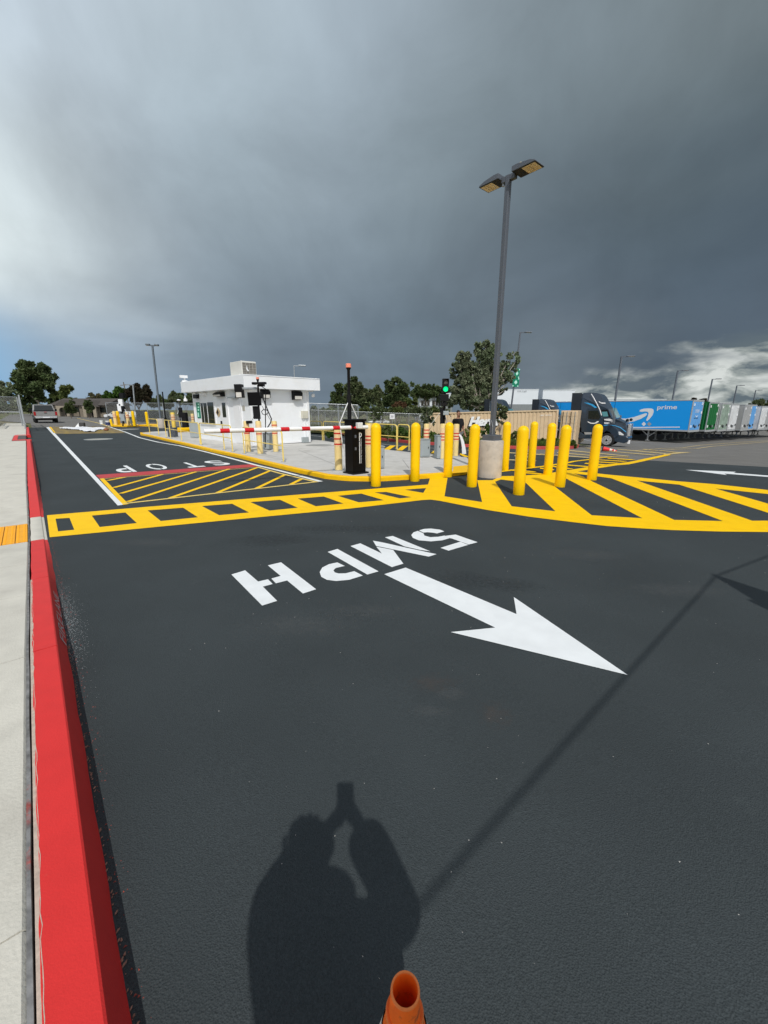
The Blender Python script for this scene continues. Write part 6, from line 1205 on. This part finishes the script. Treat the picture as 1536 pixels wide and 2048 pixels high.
for (T_, w_, g_), s_, u0, u1, v0, v1 in ((b1, '5401', 843.5, 850.5, 792, 790), (b2, 'FOR 33,600', 1035, 1053.5, 784, 781.3)):
    a = T_.o.location; pL = PD(u0, v0, a.y-.3); pR = PD(u1, v0, a.y-.3); pT = PD(u0, v1, a.y-.3); text(s_, pL, (pR.x-pL.x, 0, 0), (0, 0, pT.z-pL.z), 'lettering', mat('grey_lettering', (.12, .13, .15), .7), T_, True)
for i, (u0, u1, D, lb) in enumerate(((108, 158, 88, 'brown roofed low house behind the left cone shrub'), (160, 212, 84, 'brown roofed low house behind the right cone shrub'))):
    a = PD(u0, 826, D); b = PD(u1, 826, D); z_ = G(a.x, a.y); t = Th('house', lb, 'house', (a.x, a.y, z_)); w = b.x-a.x; M_st = mat('tan_house_wall', (.20, .17, .13), .9, 0, .15, 1); M_rf = mat('brown_shingle_roof', (.085, .075, .068), .9, 0, .2, 2)
    MB().box(0, w, 0, 8, 0, 2.4).build('wall', M_st, t); MB().prism([(-.5, -.6, 2.3), (-.5, 8.6, 2.3), (-.5, 4, 3.7)], (w+1, 0, 0)).build('roof', M_rf, t)
    pc = w*.55; MB().prism([(pc-1.7, -1.2, 2.0), (pc+1.7, -1.2, 2.0), (pc, -1.2, 3.3)], (0, 3.5, 0)).build('gable', M_rf, t)
    arch = [(pc-1.3, 0), (pc-1.3, 2.1), (pc+1.3, 2.1), (pc+1.3, 0), (pc+.7, 0), (pc+.7, 1.2)]+[(pc+.7*math.cos(q), 1.2+.6*math.sin(q)) for q in np.linspace(.3, math.pi-.3, 6)]+[(pc-.7, 1.2), (pc-.7, 0)]
    MB().prism([(x, -1.3, z) for x, z in arch], (0, .3, 0)).build('porch_arch', mat('porch_stone', (.30, .26, .20), .9), t); MB().box(pc-.5, pc+.5, -.05, 0, 0, 2).build('door', M_blk, t)
    for x in (w*.12, w*.8): MB().box(x, x+1.2, -.05, 0, .9, 1.9).build('window', M_glass, t)
# ================================================================== people
def skin(name, J, E_, m, parent, sub=2):
    bm = bmesh.new(); ks = list(J); V = {k: bm.verts.new(J[k][0]) for k in ks}
    for a, b in E_: bm.edges.new((V[a], V[b]))
    me = bpy.data.meshes.new(name); bm.to_mesh(me); bm.free(); o = bpy.data.objects.new(name, me); COL.objects.link(o); md = o.modifiers.new('s', 'SKIN')
    for i, k in enumerate(ks):
        r = J[k][1]; me.skin_vertices[0].data[i].radius = r if isinstance(r, tuple) else (r, r)
    me.skin_vertices[0].data[0].use_root = True; ss = o.modifiers.new('u', 'SUBSURF'); ss.levels = sub; ss.render_levels = sub
    dg = bpy.context.evaluated_depsgraph_get(); m2 = bpy.data.meshes.new_from_object(o.evaluated_get(dg)); bpy.data.objects.remove(o); m2.materials.clear(); m2.materials.append(m); m2.name = name
    m2.polygons.foreach_set('use_smooth', [True]*len(m2.polygons)); ob = bpy.data.objects.new(name, m2); COL.objects.link(ob)
    if parent is not None: ob.parent = parent.o
    return Pt(ob, parent.root if parent else None)
M_skin = mat('warm_skin', (.32, .17, .11), .6, 0, .06, 20)
def person(label, loc, rz, scale, hands, elbows, headtilt=(0, 0, 0), top=None, leg=None, hair=None, stride=.0, lean=.0, sleeve=True, beard=True, bulk=1.):
    t = Th('person', label, 'person', loc, rz); s = scale; ht = Vector(headtilt)
    J = {'pel': ((0, 0, .95), .135), 'wa': ((0, lean*.3, 1.10), .125), 'ch': ((0, lean*.7, 1.32), (.165, .125)), 'nb': ((0, lean, 1.46), .075), 'nk': (Vector((0, lean, 1.53)), .056), 'jaw': (Vector((0, lean+.025, 1.585))+ht, (.062, .068)), 'hd': (Vector((0, lean+.01, 1.66))+ht, (.078, .092)), 'cr': (Vector((0, lean, 1.725))+ht, (.058, .07))}
    E_ = [('pel', 'wa'), ('wa', 'ch'), ('ch', 'nb'), ('nb', 'nk'), ('nk', 'jaw'), ('jaw', 'hd'), ('hd', 'cr')]
    for k, sx in (('l', -1), ('r', 1)):
        sh = Vector((sx*.185, lean*.9, 1.41)); el = Vector(elbows[k]); hn = Vector(hands[k]); wr = el.lerp(hn, .92)
        J['sh'+k] = (sh, .062); J['el'+k] = (el, .043); J['wr'+k] = (wr, .029); J['pm'+k] = (hn+(hn-el).normalized()*.05, (.036, .022)); E_ += [('ch', 'sh'+k), ('sh'+k, 'el'+k), ('el'+k, 'wr'+k), ('wr'+k, 'pm'+k)]
        d = (hn-el).normalized(); sd = d.cross(Vector((0, 0, 1))).normalized() if abs(d.z) < .9 else Vector((0, 1, 0)); cv = d.cross(sd).normalized()
        for q, (o_, ln) in enumerate(((-.026, .065), (-.009, .078), (.009, .074), (.026, .058))):
            p0 = hn+d*.09+sd*o_; J['f%s%d' % (k, q)] = (p0, .009); J['g%s%d' % (k, q)] = (p0+d*ln*.6-cv*.012, .008); J['h%s%d' % (k, q)] = (p0+d*ln*.85-cv*.035, .007); E_ += [('pm'+k, 'f%s%d' % (k, q)), ('f%s%d' % (k, q), 'g%s%d' % (k, q)), ('g%s%d' % (k, q), 'h%s%d' % (k, q))]
        J['t1'+k] = (hn+d*.03+sd*.045*-sx, .011); J['t2'+k] = (hn+d*.065+sd*.055*-sx-cv*.02, .009); E_ += [('pm'+k, 't1'+k), ('t1'+k, 't2'+k)]
        y = stride*sx; J['hp'+k] = (Vector((sx*.09, 0, .90)), .095); J['kn'+k] = (Vector((sx*.105, y*.5+.02, .50)), .062); J['an'+k] = (Vector((sx*.11, y, .10)), .042); J['to'+k] = (Vector((sx*.125, y+.15, .035)), .034); E_ += [('pel', 'hp'+k), ('hp'+k, 'kn'+k), ('kn'+k, 'an'+k), ('an'+k, 'to'+k)]
    J = {k: (Vector(a)*s, (tuple(q*s for q in b) if isinstance(b, tuple) else b*s)) for k, (a, b) in J.items()}
    skin('body', J, E_, M_skin, t)
    gr = lambda r, a: tuple(q*a+.006 for q in r) if isinstance(r, tuple) else r*a+.006
    ts = {k: (J[k][0], gr(J[k][1], 1.1)) for k in ('pel', 'wa', 'ch', 'nb')}; te = [('pel', 'wa'), ('wa', 'ch'), ('ch', 'nb')]
    for k in 'lr':
        ts['sh'+k] = (J['sh'+k][0], gr(J['sh'+k][1], 1.12)); e_ = J['sh'+k][0].lerp(J['el'+k][0], .8 if not sleeve else 1); ts['el'+k] = (e_, gr(J['el'+k][1], 1.2*min(bulk, 1.35))); te += [('ch', 'sh'+k), ('sh'+k, 'el'+k)]
        if sleeve: ts['wr'+k] = (J['wr'+k][0].lerp(J['el'+k][0], .12 if bulk < 1.2 else .0), gr(J['wr'+k][1], 1.25*bulk*(1.25 if bulk > 1.2 else 1))); te.append(('el'+k, 'wr'+k))
    skin('shirt', ts, te, top, t)
    tr_ = {'pel': (J['pel'][0]+Vector((0, 0, .03)), gr(J['pel'][1], 1.06))}; tre = []
    for k in 'lr':
        for j, a in (('hp', 1.1), ('kn', 1.18), ('an', 1.25)): tr_[j+k] = (J[j+k][0]+(Vector((0, 0, .02)) if j == 'an' else Vector()), gr(J[j+k][1], a))
        tre += [('pel', 'hp'+k), ('hp'+k, 'kn'+k), ('kn'+k, 'an'+k)]
    skin('trousers', tr_, tre, leg, t)
    for k in 'lr':
        a = J['an'+k][0]; b_ = J['to'+k][0]; skin('shoe', {'a': (Vector((a.x, a.y-.03, .05)), .05), 'b': (Vector((b_.x, b_.y, .045)), .048), 'c': (Vector((b_.x, b_.y+.05, .04)), .04)}, [('a', 'b'), ('b', 'c')], M_blk, t)
    h = J['hd'][0]; cr = J['cr'][0]
    skin('hair', {'a': (h+Vector((0, -.03, .0))*s, (.088*s, .085*s)), 'b': (cr+Vector((0, -.012, .018))*s, (.073*s, .08*s)), 'c': (cr+Vector((0, .025, .03))*s, (.06*s, .05*s))}, [('a', 'b'), ('b', 'c')], hair, t)
    MB().sphere(h+Vector((0, .098, -.012))*s, .016*s, 8, 6, (1, 1.3, 1.6)).build('nose', M_skin, t, smooth=True)
    for sx in (-1, 1):
        MB().sphere(h+Vector((sx*.032, .083, .014))*s, .011*s, 8, 6).build('eye', M_blk, t); MB().sphere(h+Vector((sx*.083, 0, -.01))*s, .024*s, 8, 6, (.4, .8, 1.3)).build('ear', M_skin, t, smooth=True)
    if beard: skin('beard', {'a': (J['jaw'][0]+Vector((0, .03, -.015))*s, .05*s), 'b': (J['jaw'][0]+Vector((0, .048, -.002))*s, .044*s)}, [('a', 'b')], hair, t)
    else: MB().box(-.022, .022, .0, .004, -.003, .003)
    return t
M_hair = mat('black_hair', (.012, .010, .009), .7, 0, .2, 60, .002, 150)
mp_ = PD(913, 915, 15.4); mp_.z = G(mp_.x, mp_.y)
man = person('man in black shirt and grey trousers standing behind the third yellow bollard', mp_, math.radians(205), .97, {'r': (.17, .22, .88), 'l': (-.27, .10, .90)}, {'r': (.26, -.02, 1.13), 'l': (-.27, -.04, 1.12)}, top=mat('black_shirt', (.012, .012, .013), .85, 0, .2, 9), leg=mat('grey_trousers', (.12, .12, .12), .9, 0, .15, 9), hair=M_hair, sleeve=False)
sp = [PD(u, v, mp_.y-.25) for u, v in ((918, 868), (922, 873), (925, 882), (927, 892), (928, 900), (928.5, 908))]; t = Th('paper_strip', 'long curved white strip hanging from the hand of the man', 'paper strip', sp[-1]); vs = []
for i, p in enumerate(sp): w_ = .035+.045*i/5; vs += [p+Vector((-w_, 0, 0)), p+Vector((w_, .02, 0)), p+Vector((-w_, .012, 0)), p+Vector((w_, .032, 0))]
fs = []
for i in range(5):
    a = i*4; fs += [(a, a+1, a+5, a+4), (a+2, a+6, a+7, a+3), (a, a+4, a+6, a+2), (a+1, a+3, a+7, a+5)]
MB().add(vs, fs).build('strip', M_trimw, t, world=True)
# photographer behind the camera (only the shadow is seen)
ph = person('person holding up a phone, seen only as a shadow on the asphalt', (-.06, -.27, 0), 0, .98, {'r': (.115, .20, 1.60), 'l': (.02, .19, 1.60)}, {'r': (.275, .15, 1.26), 'l': (-.20, .14, 1.34)}, headtilt=(-.075, .01, .045), bulk=2.0, top=mat('dark_jacket', (.04, .05, .07), .8, 0, .1, 8), leg=mat('dark_jeans', (.04, .05, .08), .8, 0, .1, 8), hair=M_hair, beard=False)
skin('hood', {'a': (Vector((-.02, .05, 1.36)), .17), 'b': (Vector((-.02, .07, 1.47)), (.15, .10))}, [('a', 'b')], MC['dark_jacket'], ph)  # bulk added around the neck to close the gap in the cast shadow
pn = Th('phone', 'dark phone held up at the camera position', 'phone', (0, -.016, CH-.13), rot=(-PITCH, 0, 0)); MB().box(-.038, .038, -.008, 0, 0, .145).build('case', M_blk, pn, bevel=.004)
# post with cables behind the camera, outside the frame
hp_ = 3.4; px_, py_ = 3.51-ANTI[0]/-ANTI[2]*hp_*1.0, 4.03-ANTI[1]/-ANTI[2]*hp_; zg = G(px_, py_)
up_ = Th('utility_post', 'post with pointed top and cables beyond the right edge, seen only as a shadow', 'post', (px_, py_, zg)); MB().lathe([(.09, 0), (.08, hp_-1.2), (.19, hp_-.78), (.16, hp_-.6), (.02, hp_)], n=16).build('shaft', M_bronze, up_); MB().box(-.24, .1, -.05, .05, hp_-.85, hp_-.72).build('bracket', M_bronze, up_)
for a, b_, lb in (((3.50, 3.94), (.09, .99), 'thin overhead cable running behind the camera'), ((3.50, 3.94), (4.5, 4.49), 'thin overhead cable running off to the right')):
    o3 = Vector((-ANTI[0]/-ANTI[2], -ANTI[1]/-ANTI[2], 1))*(hp_-.12); s_ = Vector((*a, 0))+o3; e_ = Vector((*b_, 0))+o3; d = (e_-s_); e_ = s_+d*(2.2 if 'behind' in lb else 9); c = Th('overhead_cable', lb, 'cable', s_)
    MB().tube([Vector((0, 0, 0)), (e_-s_)*.5, (e_-s_)], .011, 8).build('wire', M_blk, c)

# scuffs and smudges on the fresh asphalt: thin films with ragged, broken cover
def film(name, c, dens):
    m = bpy.data.materials.new(name); m.use_nodes = True; t = m.node_tree; nd = t.nodes; L_ = t.links; b = nd['Principled BSDF']; b.inputs['Base Color'].default_value = (*c, 1); b.inputs['Roughness'].default_value = .9
    tc = nd.new('ShaderNodeTexCoord'); n = nd.new('ShaderNodeTexNoise'); n.inputs['Scale'].default_value = 26; n.inputs['Detail'].default_value = 9; n.inputs['Roughness'].default_value = .75; L_.new(tc.outputs['Object'], n.inputs['Vector'])
    ln = nd.new('ShaderNodeVectorMath'); ln.operation = 'LENGTH'; ge = nd.new('ShaderNodeVectorMath'); ge.operation = 'MULTIPLY_ADD'; L_.new(tc.outputs['Generated'], ge.inputs[0]); ge.inputs[1].default_value = (2, 2, 0); ge.inputs[2].default_value = (-1, -1, 0); L_.new(ge.outputs[0], ln.inputs[0])
    f = nd.new('ShaderNodeMapRange'); f.interpolation_type = 'SMOOTHSTEP'; L_.new(ln.outputs['Value'], f.inputs[0]); f.inputs[1].default_value = 1; f.inputs[2].default_value = .1; f.inputs[3].default_value = 0; f.inputs[4].default_value = .22
    a = nd.new('ShaderNodeMath'); a.operation = 'ADD'; L_.new(n.outputs[0], a.inputs[0]); L_.new(f.outputs[0], a.inputs[1]); r_ = nd.new('ShaderNodeMapRange'); L_.new(a.outputs[0], r_.inputs[0]); r_.inputs[1].default_value = .52; r_.inputs[2].default_value = .85; r_.inputs[3].default_value = 0; r_.inputs[4].default_value = dens
    tr = nd.new('ShaderNodeBsdfTransparent'); mx = nd.new('ShaderNodeMixShader'); L_.new(r_.outputs[0], mx.inputs[0]); L_.new(tr.outputs[0], mx.inputs[1]); L_.new(b.outputs[0], mx.inputs[2]); L_.new(mx.outputs[0], nd['Material Output'].inputs[0]); return m
F_br = film('brown_scuff', (.11, .092, .082), .35); F_wh = film('pale_scuff', (.13, .14, .142), .28); F_dk = film('dark_smudge', (.028, .034, .037), .30)
for u, v, a_, b_, rz_, m in ((868, 1366, .10, .05, .3, F_br), (990, 1428, .07, .055, .9, F_br), (858, 1422, .09, .03, .2, F_wh), (735, 1222, .22, .09, .1, F_wh), (905, 1388, .08, .03, .5, F_wh), (655, 1057, .42, .16, .2, F_dk), (790, 1060, .5, .2, -.2, F_dk), (545, 1080, .4, .15, .4, F_dk),
        (930, 1160, .3, .12, -.5, F_dk), (1020, 1170, .25, .1, -.4, F_dk), (600, 1250, .3, .12, .2, F_wh), (300, 1085, .35, .12, .1, F_wh), (1180, 1110, .4, .12, -.3, F_wh), (1350, 1180, .35, .1, .2, F_wh)):
    p = P(u, v); c_, s_ = math.cos(rz_), math.sin(rz_); o = drape('asphalt_scuff', [([Vector((p.x+math.cos(k*math.pi/10)*a_*2*c_-math.sin(k*math.pi/10)*b_*2*s_, p.y+math.cos(k*math.pi/10)*a_*2*s_+math.sin(k*math.pi/10)*b_*2*c_)) for k in range(20)], [])], m, .0022)
